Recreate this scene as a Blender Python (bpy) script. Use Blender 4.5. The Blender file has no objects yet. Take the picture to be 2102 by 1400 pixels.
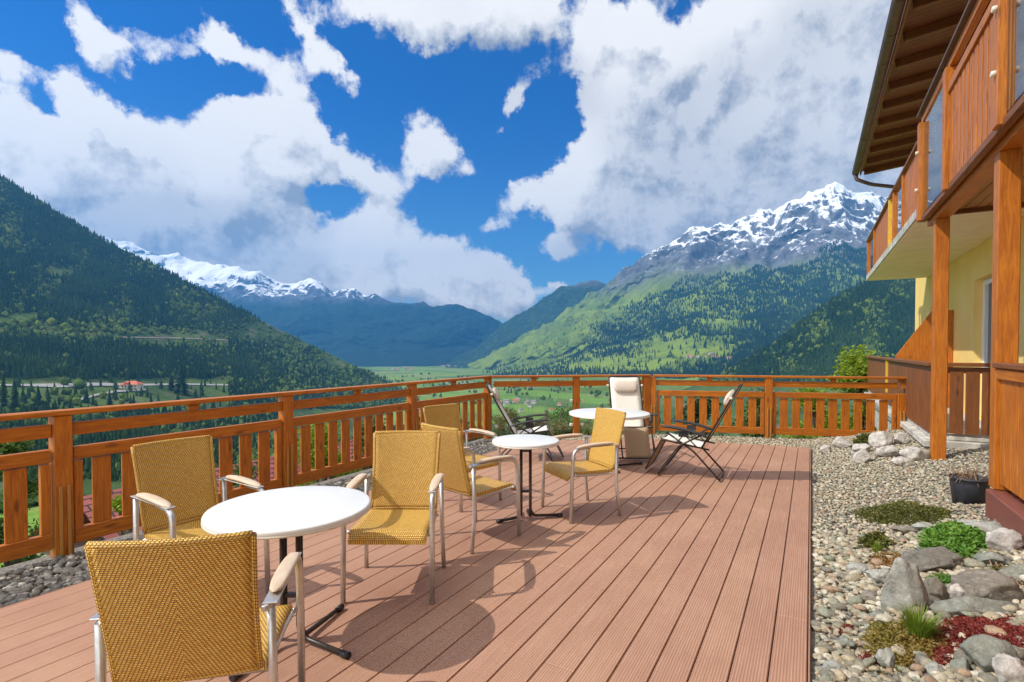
import bpy, math, random
import numpy as np
from mathutils import Vector, Matrix, noise as mn
random.seed(7); R_ = np.random.default_rng(11)
C = bpy.context.scene.collection
sc = bpy.context.scene
rad = math.radians

# ------------------------------------------------------------------ camera
W0, H0, F0, HOR, CAMH = 2102., 1400., 1070., 718., 1.55
PITCH = rad(1.1); YAW = math.atan(614/F0)
PPY = HOR + F0*math.tan(PITCH)
cam_d = bpy.data.cameras.new('camera'); cam = bpy.data.objects.new('camera', cam_d); C.objects.link(cam)
cam_d.sensor_width = 36; cam_d.lens = 36*F0/W0
cam_d.shift_y = (PPY-H0/2)/W0
cam_d.clip_start = .05; cam_d.clip_end = 60000
cam.location = (0, 0, CAMH); cam.rotation_euler = (rad(90)-PITCH, 0, YAW)
sc.camera = cam
FW = Vector((-math.sin(YAW), math.cos(YAW), 0)); RT = Vector((math.cos(YAW), math.sin(YAW), 0)); UP = Vector((0, 0, 1))

def ray(px, py):
    u = (px-W0/2)/F0; v = (py-PPY)/F0
    f = math.cos(PITCH)-v*math.sin(PITCH); d = v*math.cos(PITCH)+math.sin(PITCH)
    return u/f, d/f                     # lateral and drop per unit of horizontal depth
def G(px, py, z=0.):                    # where a sight line meets the level z
    l, d = ray(px, py); Z = (CAMH-z)/d
    p = FW*Z+RT*(l*Z); p.z = z
    return p
def P3(px, py, Z):
    l, d = ray(px, py); p = FW*Z+RT*(l*Z); p.z = CAMH-d*Z
    return p
def LZ(l, Z, z=0.):
    p = FW*Z+RT*l; p.z = z
    return p

# ------------------------------------------------------------------ sun, sky
SUN_AZ = Vector((-.73, -.67)).normalized(); SUN_EL = rad(47)
sun_d = bpy.data.lights.new('sun', 'SUN'); sun = bpy.data.objects.new('sun', sun_d); C.objects.link(sun)
sun_d.energy = 3.5; sun_d.angle = rad(.5); sun_d.color = (1, .955, .88)
sdir = Vector((SUN_AZ.x*math.cos(SUN_EL), SUN_AZ.y*math.cos(SUN_EL), math.sin(SUN_EL)))
sun.rotation_euler = sdir.to_track_quat('Z', 'Y').to_euler()
sc.view_settings.view_transform = 'Standard'; sc.view_settings.look = 'None'
sc.view_settings.gamma = 1; sc.view_settings.exposure = 0.42
sc.render.engine = 'CYCLES'

world = bpy.data.worlds.new('World'); sc.world = world; world.use_nodes = True
wt = world.node_tree; wt.nodes.clear()

class NT:                                # small node helper
    def __init__(s, t): s.t = t
    def n(s, ty, **k):
        o = s.t.nodes.new(ty)
        ins = k.pop('ins', {})
        for a, b in k.items(): setattr(o, a, b)
        for a, b in ins.items():
            if isinstance(b, bpy.types.NodeSocket): s.t.links.new(b, o.inputs[a])
            else: o.inputs[a].default_value = b
        return o
    def m(s, op, a, b=None, c=None, clamp=False):
        ins = {0: a}
        if b is not None: ins[1] = b
        if c is not None: ins[2] = c
        return s.n('ShaderNodeMath', operation=op, use_clamp=clamp, ins=ins).outputs[0]
    def vm(s, op, a, b=None, **k):
        ins = {0: a}
        if b is not None: ins[1] = b
        return s.n('ShaderNodeVectorMath', operation=op, ins=ins)
    def mr(s, v, a, b, c=0., d=1., smooth=True):
        return s.n('ShaderNodeMapRange', interpolation_type='SMOOTHSTEP' if smooth else 'LINEAR',
                   ins={0: v, 1: a, 2: b, 3: c, 4: d}).outputs[0]
    def mix(s, f, a, b, blend='MIX'):
        o = s.t.nodes.new('ShaderNodeMix'); o.data_type = 'RGBA'; o.blend_type = blend
        for i, x in ((0, f), (6, a), (7, b)):
            if isinstance(x, bpy.types.NodeSocket): s.t.links.new(x, o.inputs[i])
            else: o.inputs[i].default_value = x if i == 0 or len(x) == 4 else (*x, 1)
        return o.outputs[2]
    def noise(s, v, scale, detail=4, rough=.55, dist=0., dims='3D'):
        o = s.n('ShaderNodeTexNoise', noise_dimensions=dims, ins={'Scale': scale, 'Detail': detail, 'Roughness': rough, 'Distortion': dist})
        if v is not None: s.t.links.new(v, o.inputs['Vector'])
        return o
    def link(s, a, b): s.t.links.new(a, b)

# clouds: soft lobes at fixed azimuths and elevations of the sky, broken up by noise
def azel(px, py):
    l, d = ray(px, py)
    return math.degrees(math.atan(l)), math.degrees(math.atan(-d/math.sqrt(1+l*l)))
CL = [ # px, py, rx, ry, tilt(deg, clockwise), weight
 (10,270,95,120,0,1.1),(60,330,160,70,10,1.),(160,340,190,80,15,1.1),(330,350,220,110,15,1.2),(470,340,190,110,20,1.1),
 (565,235,100,100,0,1.1),(630,310,160,90,20,1.15),(730,345,95,50,20,.9),(200,470,320,130,25,1.3),(420,470,280,120,20,1.3),
 (620,520,260,90,10,1.2),(785,440,85,70,0,1.),(840,510,140,75,10,1.1),(970,552,125,62,10,1.05),(800,575,340,60,5,1.1),(980,585,130,50,0,1.),
 (1020,640,140,42,0,1.),(120,160,60,55,45,.8),(170,210,95,50,50,.85),(235,260,90,45,50,.7),(180,45,130,42,60,.85),(260,95,100,50,30,.85),(360,110,110,55,-10,.9),
 (480,100,80,34,10,.8),(20,125,60,42,20,.85),(600,30,110,48,40,.9),(420,30,120,36,60,.6),(700,160,105,36,45,1.15),(585,130,70,38,20,.8),(470,225,100,34,15,.6),
 (820,20,190,55,0,.85),(960,20,220,95,0,1.05),(1110,40,190,90,10,1.),(860,78,50,30,0,.5),(1070,188,105,34,-20,1.),(1045,225,30,50,0,.9),(1030,275,40,22,0,.8),
 (848,328,58,70,0,1.15),(915,305,96,54,50,1.2),(1000,448,66,38,20,.95),(1065,402,52,48,0,1.),(1145,507,80,36,0,1.0),
 (1235,160,85,100,0,.95),(1290,95,100,160,10,1.),(1440,90,230,190,0,1.05),(1700,110,330,260,0,1.25),(1500,300,380,190,0,1.35),
 (1260,385,200,110,-5,1.15),(1195,372,100,75,0,1.2),(1400,440,300,100,5,1.2),(1650,420,380,150,0,1.3),(1780,300,330,330,0,1.3),(2000,200,500,420,0,1.2),
 (1140,590,36,16,0,.8),(1330,510,90,26,20,.6),
 (-250,350,360,330,0,1.1),(-700,200,400,300,0,.9),(-900,600,700,150,0,1.),
 (1440,150,60,36,-30,-.75),(1410,190,50,36,-10,-.6),(1525,190,60,34,-30,-.85),(1385,50,60,110,20,-.9),(1290,-10,60,60,0,-.8),(1590,30,170,50,-25,-.45),
 (690,395,80,36,10,-1.1),(1200,480,60,90,0,-.3),(1110,270,120,240,10,-.5),(950,180,200,120,0,-.4),(720,330,40,60,0,-.2),(740,250,60,70,0,-.6),(945,420,60,50,0,-.45),(1100,320,70,60,0,-.45),(1075,470,50,30,0,-.35),(1100,560,50,40,0,-.3),(880,400,50,30,0,-.3),(430,180,170,46,5,-.7),(60,100,90,60,0,-.3),(95,215,60,45,0,-.5),(330,200,60,40,30,-.4),(560,100,60,60,0,-.3)]
g = bpy.data.node_groups.new('cloud_cover', 'ShaderNodeTree')
g.interface.new_socket('V', in_out='INPUT', socket_type='NodeSocketVector')
g.interface.new_socket('F', in_out='OUTPUT', socket_type='NodeSocketFloat')
q = NT(g); gi = g.nodes.new('NodeGroupInput'); go = g.nodes.new('NodeGroupOutput')
wn = q.noise(gi.outputs[0], .22, 6, .65)
wsub = q.vm('SUBTRACT', wn.outputs['Color'], (.5, .5, .5)).outputs[0]
wsc = q.n('ShaderNodeVectorMath', operation='MULTIPLY_ADD', ins={0: wsub, 1: (5.5, 5., 0), 2: gi.outputs[0]}).outputs[0]
acc = 0.
for (px, py, rx, ry, tl, w) in CL:
    a, e = azel(px, py)
    l, d = ray(px, py); k = math.degrees(1/F0)
    sx = rx*k/(1+l*l)*1.3; sy = ry*k/math.sqrt(1+l*l)*1.3
    mp = q.n('ShaderNodeMapping', vector_type='TEXTURE', ins={0: wsc, 1: (a, e, 0), 2: (0, 0, -rad(tl)), 3: (sx, sy, 1)})
    gr = q.n('ShaderNodeTexGradient', gradient_type='SPHERICAL', ins={0: mp.outputs[0]})
    acc = q.m('MULTIPLY_ADD', gr.outputs['Fac'], w, acc)
lim = q.m('MINIMUM', acc, 1.45)
fb = q.noise(gi.outputs[0], .30, 10, .66, .15)
fl = q.noise(gi.outputs[0], .105, 4, .5, .3)
fv = q.m('MULTIPLY_ADD', q.m('SUBTRACT', fl.outputs['Fac'], .5), .9, q.m('SUBTRACT', fb.outputs['Fac'], .5))
tot = q.m('MULTIPLY_ADD', fv, 1.45, lim)
fade = q.m('MULTIPLY', tot, 1.)
q.link(fade, go.inputs[0])

g2 = bpy.data.node_groups.new('cloud_depth', 'ShaderNodeTree')
g2.interface.new_socket('V', in_out='INPUT', socket_type='NodeSocketVector')
g2.interface.new_socket('F', in_out='OUTPUT', socket_type='NodeSocketFloat')
q2 = NT(g2); gi2 = g2.nodes.new('NodeGroupInput'); go2 = g2.nodes.new('NodeGroupOutput'); acc2 = 0.
for (px, py, rx, ry, tl, w) in CL:
    if rx < 145 or w < .8: continue
    a, e = azel(px, py); l, d = ray(px, py); k = math.degrees(1/F0)
    mp = q2.n('ShaderNodeMapping', vector_type='TEXTURE', ins={0: gi2.outputs[0], 1: (a, e, 0), 2: (0, 0, -rad(tl)), 3: (rx*k/(1+l*l)*1.35, ry*k/math.sqrt(1+l*l)*1.35, 1)})
    acc2 = q2.m('MULTIPLY_ADD', q2.n('ShaderNodeTexGradient', gradient_type='SPHERICAL', ins={0: mp.outputs[0]}).outputs['Fac'], w, acc2)
q2.link(acc2, go2.inputs[0])

w_ = NT(wt)
tc = w_.n('ShaderNodeTexCoord').outputs['Generated']
dr = w_.vm('DOT_PRODUCT', tc, tuple(RT)).outputs['Value']; df = w_.vm('DOT_PRODUCT', tc, tuple(FW)).outputs['Value']
dz = w_.vm('DOT_PRODUCT', tc, (0, 0, 1)).outputs['Value']
az = w_.m('DEGREES', w_.m('ARCTAN2', dr, df)); el = w_.m('DEGREES', w_.m('ARCSINE', dz))
cv = w_.n('ShaderNodeCombineXYZ', ins={0: az, 1: el}).outputs[0]
def cover(vec):
    o = wt.nodes.new('ShaderNodeGroup'); o.node_tree = g; w_.link(vec, o.inputs[0]); return o.outputs[0]
f0 = cover(cv)
f1 = cover(w_.vm('ADD', cv, (-1.3, 2.2, 0)).outputs[0])
out_ = w_.m('MAXIMUM', w_.mr(w_.m('ABSOLUTE', az), 62., 95.), w_.mr(el, 42., 60.))      # unseen sky beside, above and behind: bright broken cloud added as fill light
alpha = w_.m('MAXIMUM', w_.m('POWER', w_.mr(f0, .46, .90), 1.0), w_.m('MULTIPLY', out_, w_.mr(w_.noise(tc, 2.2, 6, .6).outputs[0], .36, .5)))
relief = w_.m('SUBTRACT', f0, f1)
lit = w_.m('MULTIPLY_ADD', relief, 1.15, .92)
lit = w_.m('SUBTRACT', lit, w_.m('MULTIPLY', w_.mr(f1, 1.2, 2.3), .26), clamp=True)
up_ = wt.nodes.new('ShaderNodeGroup'); up_.node_tree = g2
w_.link(w_.n('ShaderNodeVectorMath', operation='MULTIPLY_ADD', ins={0: w_.noise(cv, .12, 4, .6).outputs['Color'], 1: (7, 7, 0), 2: w_.vm('ADD', cv, (-4.5, 2.2, 0)).outputs[0]}).outputs[0], up_.inputs[0])
lit = w_.m('SUBTRACT', lit, w_.m('MULTIPLY', w_.mr(up_.outputs[0],   .45, 1.25), .38), clamp=True)
big = w_.noise(cv, .07, 3, .5)
lit = w_.m('ADD', lit, w_.m('MULTIPLY', w_.m('SUBTRACT', big.outputs['Fac'], .5), .55), clamp=True)
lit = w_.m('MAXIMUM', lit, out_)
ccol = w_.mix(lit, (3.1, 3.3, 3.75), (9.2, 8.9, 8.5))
ccol = w_.mix(out_, ccol, (13.5, 13.2, 12.8))  # unseen cloud boosted beyond the visible banks for neutral fill
sky = w_.n('ShaderNodeTexSky', sky_type='NISHITA')
sky.sun_disc = False; sky.sun_elevation = SUN_EL; sky.sun_rotation = math.atan2(SUN_AZ.x, SUN_AZ.y)
sky.altitude = 1000; sky.air_density = 1.; sky.dust_density = .3; sky.ozone_density = 4
tint = w_.mix(w_.mr(dz, -.02, .46), (.62, .95, .98), (.0, .46, 1.08))
skc = w_.mix(1., sky.outputs[0], tint, 'MULTIPLY')
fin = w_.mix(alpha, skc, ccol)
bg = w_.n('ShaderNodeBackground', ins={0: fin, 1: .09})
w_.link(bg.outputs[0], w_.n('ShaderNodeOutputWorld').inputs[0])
world.cycles.sampling_method = 'MANUAL'; world.cycles.sample_map_resolution = 512

# ------------------------------------------------------------------ materials
def mat(name):
    m = bpy.data.materials.new(name); m.use_nodes = True
    t = m.node_tree; t.nodes.clear(); q = NT(t)
    b = q.n('ShaderNodeBsdfPrincipled'); o = q.n('ShaderNodeOutputMaterial'); q.link(b.outputs[0], o.inputs[0])
    return m, q, b, o
def bump(q, b, h, dist, strength=1.):
    o = q.n('ShaderNodeBump', ins={'Strength': strength, 'Distance': dist, 'Height': h}); q.link(o.outputs[0], b.inputs['Normal'])
def plain(name, col, rough=.5, metal=0., var=.12, scale=14, bmp=.0008, spec=.5):
    m, q, b, o = mat(name)
    tcn = q.n('ShaderNodeTexCoord').outputs['Object']
    n = q.noise(tcn, scale, 5, .6)
    c = q.mix(q.mr(n.outputs[0], .3, .7), [x*(1-var) for x in col], [min(1, x*(1+var)) for x in col])
    q.link(c, b.inputs['Base Color']); b.inputs['Metallic'].default_value = metal
    b.inputs['Specular IOR Level'].default_value = spec
    q.link(q.m('MULTIPLY_ADD', n.outputs[0], .2, rough-.1), b.inputs['Roughness'])
    if bmp: bump(q, b, n.outputs[0], bmp)
    return m
def wood(name, c1, c2, knot, rough=.42, weather=0.):
    m, q, b, o = mat(name)
    uv = q.n('ShaderNodeUVMap').outputs[0]
    isl = q.n('ShaderNodeNewGeometry').outputs['Random Per Island']
    off = q.n('ShaderNodeCombineXYZ', ins={0: q.m('MULTIPLY', isl, 37.), 1: q.m('MULTIPLY', isl, 91.)}).outputs[0]
    v = q.vm('ADD', uv, off).outputs[0]
    vs = q.vm('MULTIPLY', v, (2.2, 34., 1)).outputs[0]
    n1 = q.noise(vs, 1.6, 6, .65, 1.1)
    vk = q.vm('MULTIPLY', v, (2.6, 9., 1)).outputs[0]
    kn = q.n('ShaderNodeTexVoronoi', ins={'Scale': 1., 'Vector': vk}).outputs['Distance']
    kf = q.mr(kn, .05, .20, 1., 0.)
    n2 = q.noise(v, 2.3, 3)
    f = q.mr(n1.outputs[0], .32, .7)
    c = q.mix(f, c2, c1)
    c = q.mix(q.m('MULTIPLY', q.mr(n2.outputs[0], .35, .75), .35), c, [x*.55 for x in c2])
    c = q.mix(q.m('MULTIPLY', kf, .8), c, knot)
    c = q.mix(q.m('MULTIPLY', isl, .28), c, [x*.6 for x in c1])
    q.link(c, b.inputs['Base Color'])
    q.link(q.m('MULTIPLY_ADD', n1.outputs[0], .3, rough-.12), b.inputs['Roughness'])
    bump(q, b, n1.outputs[0], .0012, .7)
    return m
M = {}
M['orange'] = wood('orange_varnished_wood', (.67, .215, .014), (.36, .085, .006), (.09, .02, .005))
M['brownw'] = wood('brown_stained_wood', (.31, .105, .026), (.17, .052, .014), (.03, .01, .005), .5)
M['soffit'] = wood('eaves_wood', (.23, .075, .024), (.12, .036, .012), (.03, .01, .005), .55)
M['lightw'] = wood('light_strip_wood', (.60, .30, .07), (.45, .2, .04), (.2, .08, .02), .5)
M['armw'] = wood('arm_rest_wood', (.74, .58, .42), (.62, .46, .31), (.5, .35, .22), .5)
M['curb'] = wood('red_brown_timber', (.27, .085, .055), (.20, .06, .042), (.12, .04, .03), .55)
M['ceilw'] = wood('porch_ceiling_wood', (.55, .25, .06), (.42, .17, .04), (.25, .09, .02), .5)
M['yellow'] = plain('yellow_painted_wood', (.75, .42, .03), .5)
M['alu'] = plain('brushed_aluminium', (.62, .61, .58), .36, .75, .08, 60, .0002)
M['darkmetal'] = plain('dark_brown_steel', (.045, .034, .028), .38, .3, .2, 40, .0003)
M['black'] = plain('black_plastic', (.018, .018, .02), .45, 0, .2, 30, .0003)
M['white'] = plain('white_table_top', (.72, .715, .69), .34, 0, .03, 6, .0002)
M['sling'] = plain('beige_sling_fabric', (.78, .72, .63), .8, 0, .08, 90, .0006)
M['slingback'] = plain('tan_sling_back', (.42, .30, .19), .85, 0, .1, 90, .0006)
M['pillow'] = plain('beige_pillow_fabric', (.62, .53, .43), .85, 0, .08, 60, .0006)
M['gutter'] = plain('dark_grey_metal', (.12, .07, .058), .6, .0, .25, 9, .0004)
M['slab'] = plain('cream_balcony_plaster', (.92, .80, .62), .85, 0, .05, 3, .002)
M['stonew'] = plain('pale_stone_plinth', (.52, .49, .43), .8, 0, .3, 8, .004)
M['winframe'] = plain('white_window_frame', (.88, .87, .84), .4, 0, .03, 8, .0002)
M['curtain'] = plain('white_net_curtain', (.6, .62, .66), .8, 0, .12, 22, .002)
M['clamp'] = plain('cream_clamp', (.72, .66, .55), .4)
M['pot'] = plain('black_flower_pot', (.035, .037, .045), .55, 0, .25, 20, .0006)
M['tile'] = None

m, q, b, o = mat('yellow_wall_plaster')
tcn = q.n('ShaderNodeTexCoord').outputs['Object']; n = q.noise(tcn, 1.1, 5); n2 = q.noise(tcn, 70, 3)
q.link(q.mix(q.mr(n.outputs[0], .3, .7), (.92, .62, .17), (.96, .70, .24)), b.inputs['Base Color']); b.inputs['Roughness'].default_value = .9
bump(q, b, n2.outputs[0], .003); M['wall'] = m

m, q, b, o = mat('clear_glass')
t = q.n('ShaderNodeBsdfTransparent', ins={0: (.93, .97, .96, 1)}); gl = q.n('ShaderNodeBsdfGlossy', ins={0: (.9, .95, 1, 1), 'Roughness': .02})
fr = q.n('ShaderNodeFresnel', ins={0: 1.5}).outputs[0]
mx = q.n('ShaderNodeMixShader', ins={0: q.m('MULTIPLY_ADD', fr, .9, .02), 1: t.outputs[0], 2: gl.outputs[0]})
q.link(mx.outputs[0], o.inputs[0]); M['glass'] = m
m, q, b, o = mat('window_pane_glass')
b.inputs['Base Color'].default_value = (.05, .06, .075, 1); b.inputs['Roughness'].default_value = .06; M['pane'] = m

# woven rattan
m, q, b, o = mat('amber_wicker')
uv = q.n('ShaderNodeUVMap').outputs[0]
sx = q.n('ShaderNodeSeparateXYZ', ins={0: uv})
PU, PV = .0130, .0072
row = q.m('FLOOR', q.m('DIVIDE', sx.outputs[1], PV))
# herringbone: the step of each row changes direction along the panel centre
side = q.m('SIGN', sx.outputs[0])
uu = q.m('ADD', q.m('DIVIDE', sx.outputs[0], PU), q.m('MULTIPLY', q.m('MULTIPLY', row, .27), side))
fu = q.m('FRACT', uu); fv_ = q.m('FRACT', q.m('DIVIDE', sx.outputs[1], PV))
hu = q.m('SINE', q.m('MULTIPLY', fu, math.pi)); hv = q.m('SINE', q.m('MULTIPLY', fv_, math.pi))
hgt = q.m('MULTIPLY', q.m('POWER', hu, .55), q.m('POWER', hv, .6))
cell = q.n('ShaderNodeTexWhiteNoise', noise_dimensions='2D', ins={0: q.n('ShaderNodeCombineXYZ', ins={0: q.m('FLOOR', uu), 1: row}).outputs[0]})
c = q.mix(cell.outputs[0], (.76, .43, .065), (.91, .61, .14))
c = q.mix(q.mr(hgt, .25, .8), (.27, .11, .010), c)
q.link(c, b.inputs['Base Color']); b.inputs['Roughness'].default_value = .42
bump(q, b, hgt, .0036, .9); M['wicker'] = m

# ridged composite deck boards
m, q, b, o = mat('terracotta_composite_boards')
tcn = q.n('ShaderNodeTexCoord').outputs['Object']; isl = q.n('ShaderNodeNewGeometry').outputs['Random Per Island']
sp = q.n('ShaderNodeSeparateXYZ', ins={0: tcn})
wv = q.m('SINE', q.m('MULTIPLY', sp.outputs[0], 2*math.pi/.0135))
n1 = q.noise(tcn, 1.7, 5, .6); n2 = q.noise(q.vm('MULTIPLY', tcn, (60, 3, 1)).outputs[0], 1., 4); n3 = q.noise(tcn, 130, 2)
c = q.mix(q.mr(n1.outputs[0], .3, .7), (.385, .207, .124), (.46, .262, .160))
c = q.mix(q.m('MULTIPLY', isl, .35), c, (.36, .175, .12))
c = q.mix(q.mr(n2.outputs[0], .4, .8, 0, .3), c, (.60, .38, .28))
c = q.mix(q.mr(n3.outputs[0], .45, .75, 0, .22), c, (.30, .13, .09))
c = q.mix(q.mr(wv, -1., -.3, .2, 0.), c, (.25, .10, .065))
q.link(c, b.inputs['Base Color']); b.inputs['Roughness'].default_value = .62
bump(q, b, wv, .0011, .8); M['deck'] = m

def pebble(name, cols, rough=.75, bsc=30):
    m, q, b, o = mat(name)
    isl = q.n('ShaderNodeNewGeometry').outputs['Random Per Island']
    rp = q.n('ShaderNodeValToRGB', ins={0: isl}); e = rp.color_ramp.elements
    rp.color_ramp.interpolation = 'CONSTANT'
    e[0].position = 0; e[0].color = (*cols[0], 1); e[1].position = 1/len(cols); e[1].color = (*cols[1], 1)
    for i in range(2, len(cols)):
        x = e.new(i/len(cols)); x.color = (*cols[i], 1)
    tcn = q.n('ShaderNodeTexCoord').outputs['Object']; n = q.noise(tcn, bsc, 5, .65, .6)
    nl = q.noise(tcn, bsc*.22, 5, .7, .5)
    c0_ = q.mix(q.mr(nl.outputs[0], .35, .65, 0, .45), rp.outputs[0], (.34, .29, .20)) if bsc < 20 else rp.outputs[0]
    c = q.mix(q.mr(n.outputs[0], .35, .7, 0, .55), c0_, (.12, .115, .10))
    n2 = q.noise(tcn, bsc*4, 3)
    c = q.mix(q.mr(n2.outputs[0], .5, .75, 0, .35), c, (.72, .69, .62))
    q.link(c, b.inputs['Base Color']); b.inputs['Roughness'].default_value = rough
    n3 = q.noise(tcn, bsc*2.2, 8, .75, 1.2)
    bump(q, b, n3.outputs[0], .25/bsc)
    return m
M['pebble'] = pebble('mixed_river_pebbles', [(.50,.42,.27),(.36,.30,.20),(.60,.52,.36),(.40,.35,.23),(.54,.43,.27),(.24,.21,.15),(.66,.59,.44),(.36,.34,.23),(.56,.47,.30),(.45,.29,.17),(.74,.66,.50),(.31,.32,.22)])
M['pebbled'] = pebble('grey_crushed_stones', [(.30,.27,.22),(.38,.34,.28),(.46,.42,.35),(.22,.20,.17),(.54,.50,.42),(.34,.30,.24),(.6,.55,.47),(.30,.30,.27)])
M['rockpale'] = pebble('pale_rock', [(.62,.62,.55),(.56,.57,.50)], .8, 9)
M['rockdark'] = pebble('dark_slate_rock', [(.20,.19,.165),(.24,.225,.19)], .8, 10)
M['rockwhite'] = pebble('white_quartz_rock', [(.88,.82,.76),(.82,.76,.69)], .75, 12)
M['rockgreen'] = pebble('grey_green_rock', [(.30,.33,.28),(.33,.35,.29)], .8, 9)
M['rockbrown'] = pebble('brown_grey_rock', [(.33,.28,.22),(.29,.25,.2)], .8, 11)
M['soil'] = plain('gravel_bedding', (.20, .18, .15), .95, 0, .5, 60, .006)

def leafmat(name, c1, c2, tr=.35, c3=None):
    m, q, b, o = mat(name)
    isl = q.n('ShaderNodeNewGeometry').outputs['Random Per Island']
    tcn = q.n('ShaderNodeTexCoord').outputs['Object']; n = q.noise(tcn, 1.3, 3)
    c = q.mix(isl, c1, c2); c = q.mix(q.mr(n.outputs[0], .35, .7, 0, .6), c, c3 or [x*.6 for x in c1])
    q.link(c, b.inputs['Base Color']); b.inputs['Roughness'].default_value = .55
    tl = q.n('ShaderNodeBsdfTranslucent', ins={0: c})
    mx = q.n('ShaderNodeMixShader', ins={0: tr, 1: b.outputs[0], 2: tl.outputs[0]}); q.link(mx.outputs[0], o.inputs[0])
    return m
M['leafyellow'] = leafmat('fresh_yellow_green_leaves', (.20, .30, .015), (.38, .46, .03), .45)
M['leafgreen'] = leafmat('mid_green_leaves', (.05, .11, .015), (.13, .21, .03))
M['leafdark'] = leafmat('dark_green_leaves', (.02, .05, .012), (.06, .11, .02))
M['leafolive'] = leafmat('olive_leaves', (.10, .12, .02), (.22, .21, .035))
M['sedumred'] = leafmat('red_stonecrop', (.20, .022, .018), (.34, .06, .038), .25)
M['sedumorange'] = leafmat('olive_and_rust_stonecrop', (.24, .17, .03), (.20, .20, .03), .25, (.35, .10, .04))
M['leafbright'] = leafmat('bright_green_rosettes', (.10, .26, .03), (.22, .38, .05), .3)
M['grass'] = leafmat('grass_blades', (.16, .27, .02), (.30, .38, .04), .4)
M['dry'] = leafmat('dry_twigs', (.30, .17, .09), (.42, .28, .16), .1)
M['bark'] = plain('bark', (.09, .065, .045), .9, 0, .4, 20, .01)

def farleaf(name, c1, c2, c3):
    m, q, b, o = mat(name)
    isl = q.n('ShaderNodeNewGeometry').outputs['Random Per Island']
    pos = q.n('ShaderNodeNewGeometry').outputs['Position']; n = q.noise(pos, .006, 4, .6)
    n2 = q.noise(pos, .35, 3, .7)
    c = q.mix(isl, c1, c2); c = q.mix(q.mr(n.outputs[0], .42, .66, 0, .75), c, c3)
    c = q.mix(q.mr(n2.outputs[0], .4, .7, 0, .45), c, [x*.4 for x in c1])
    q.link(c, b.inputs['Base Color']); b.inputs['Roughness'].default_value = .9; b.inputs['Specular IOR Level'].default_value = .1
    return m
M['conifer'] = farleaf('spruce_forest', (.012, .034, .012), (.028, .062, .018), (.045, .085, .022))
M['broad'] = farleaf('spring_broadleaf', (.055, .095, .018), (.14, .19, .028), (.06, .10, .02))

def terrain_mat(name, base, alt, spots, snow=None, rock=(.22, .21, .2), mask=None):
    """base/alt: meadow and scrub colours, spots: bare ground, snow: (level, blend, patchiness)"""
    m, q, b, o = mat(name)
    ge = q.n('ShaderNodeNewGeometry'); pos = ge.outputs['Position']
    n1 = q.noise(pos, .0035, 7, .62, .6); n2 = q.noise(pos, .02, 6, .65); n3 = q.noise(pos, .12, 4, .7)
    c = q.mix(q.mr(n1.outputs[0], .42, .58), base, alt)
    c = q.mix(q.mr(n2.outputs[0], .5, .66, 0, .65), c, spots)
    c = q.mix(q.mr(n3.outputs[0], .42, .62, 0, .35), c, [x*.45 for x in base])
    if snow:
        lv, bl, pt = snow
        sp = q.n('ShaderNodeSeparateXYZ', ins={0: pos}); nz = q.n('ShaderNodeSeparateXYZ', ins={0: ge.outputs['Normal']}).outputs[2]
        nr = q.noise(q.vm('MULTIPLY', pos, (1, 1, .6)).outputs[0], .0022, 9, .68, .4)
        h = q.m('MULTIPLY_ADD', q.m('SUBTRACT', nr.outputs[0], .5), pt, sp.outputs[2])
        rk = q.mr(h, lv-bl*2.4, lv-bl*.5)
        nq = q.noise(pos, .012, 8, .75)
        rcol = q.mix(q.mr(nq.outputs[0], .35, .65), [x*.45 for x in rock], [x*1.3 for x in rock])
        c = q.mix(rk, c, rcol)
        st_ = q.noise(q.vm('MULTIPLY', pos, (1, 1, .35)).outputs[0], .0105, 10, .76, .6).outputs[0]
        A = q.m('DIVIDE', q.m('SUBTRACT', h, lv-bl*1.2), bl*5.2, clamp=True)
        sc_ = q.m('ADD', q.m('MULTIPLY_ADD', A, .30, st_), q.m('MULTIPLY', q.m('SUBTRACT', nz, .6), .30))
        sn = q.m('MULTIPLY', q.mr(sc_, .64, .72), q.mr(h, lv-bl*1.3, lv-bl*.3))
        c = q.mix(sn, c, (.86, .88, .92))
    q.link(c, b.inputs['Base Color']); b.inputs['Roughness'].default_value = .95; b.inputs['Specular IOR Level'].default_value = .1
    bump(q, b, n2.outputs[0], 14., .8)
    return m
M['hillnear'] = terrain_mat('hillside_meadow', (.085, .135, .026), (.045, .082, .02), (.17, .14, .085))
M['valley'] = terrain_mat('valley_fields', (.14, .23, .04), (.09, .17, .03), (.22, .24, .08))
q = NT(M['valley'].node_tree); bs_ = [x for x in q.t.nodes if x.type == 'BSDF_PRINCIPLED'][0]; src = bs_.inputs['Base Color'].links[0].from_socket
ps_ = q.n('ShaderNodeNewGeometry').outputs['Position']
vo = q.n('ShaderNodeTexVoronoi', distance='MANHATTAN', ins={'Vector': q.vm('ADD', q.n('ShaderNodeMapping', ins={0: ps_, 2: (0, 0, .5), 3: (.0032, .009, 0)}).outputs[0], (0, 0, 0)).outputs[0], 'Scale': 1.})
rp_ = q.n('ShaderNodeValToRGB', ins={0: q.n('ShaderNodeSeparateXYZ', ins={0: vo.outputs['Color']}).outputs[0]}); rp_.color_ramp.interpolation = 'CONSTANT'
for k_, (p_, c_) in enumerate([(0, (.16,.27,.03)), (.25, (.24,.30,.06)), (.42, (.09,.16,.03)), (.58, (.30,.28,.12)), (.7, (.19,.33,.04)), (.88, (.06,.10,.025))]):
    e_ = rp_.color_ramp.elements[k_] if k_ < 2 else rp_.color_ramp.elements.new(p_)
    e_.position = p_; e_.color = (*c_, 1)
q.link(q.mix(.62, src, rp_.outputs[0]), bs_.inputs['Base Color'])
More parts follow.
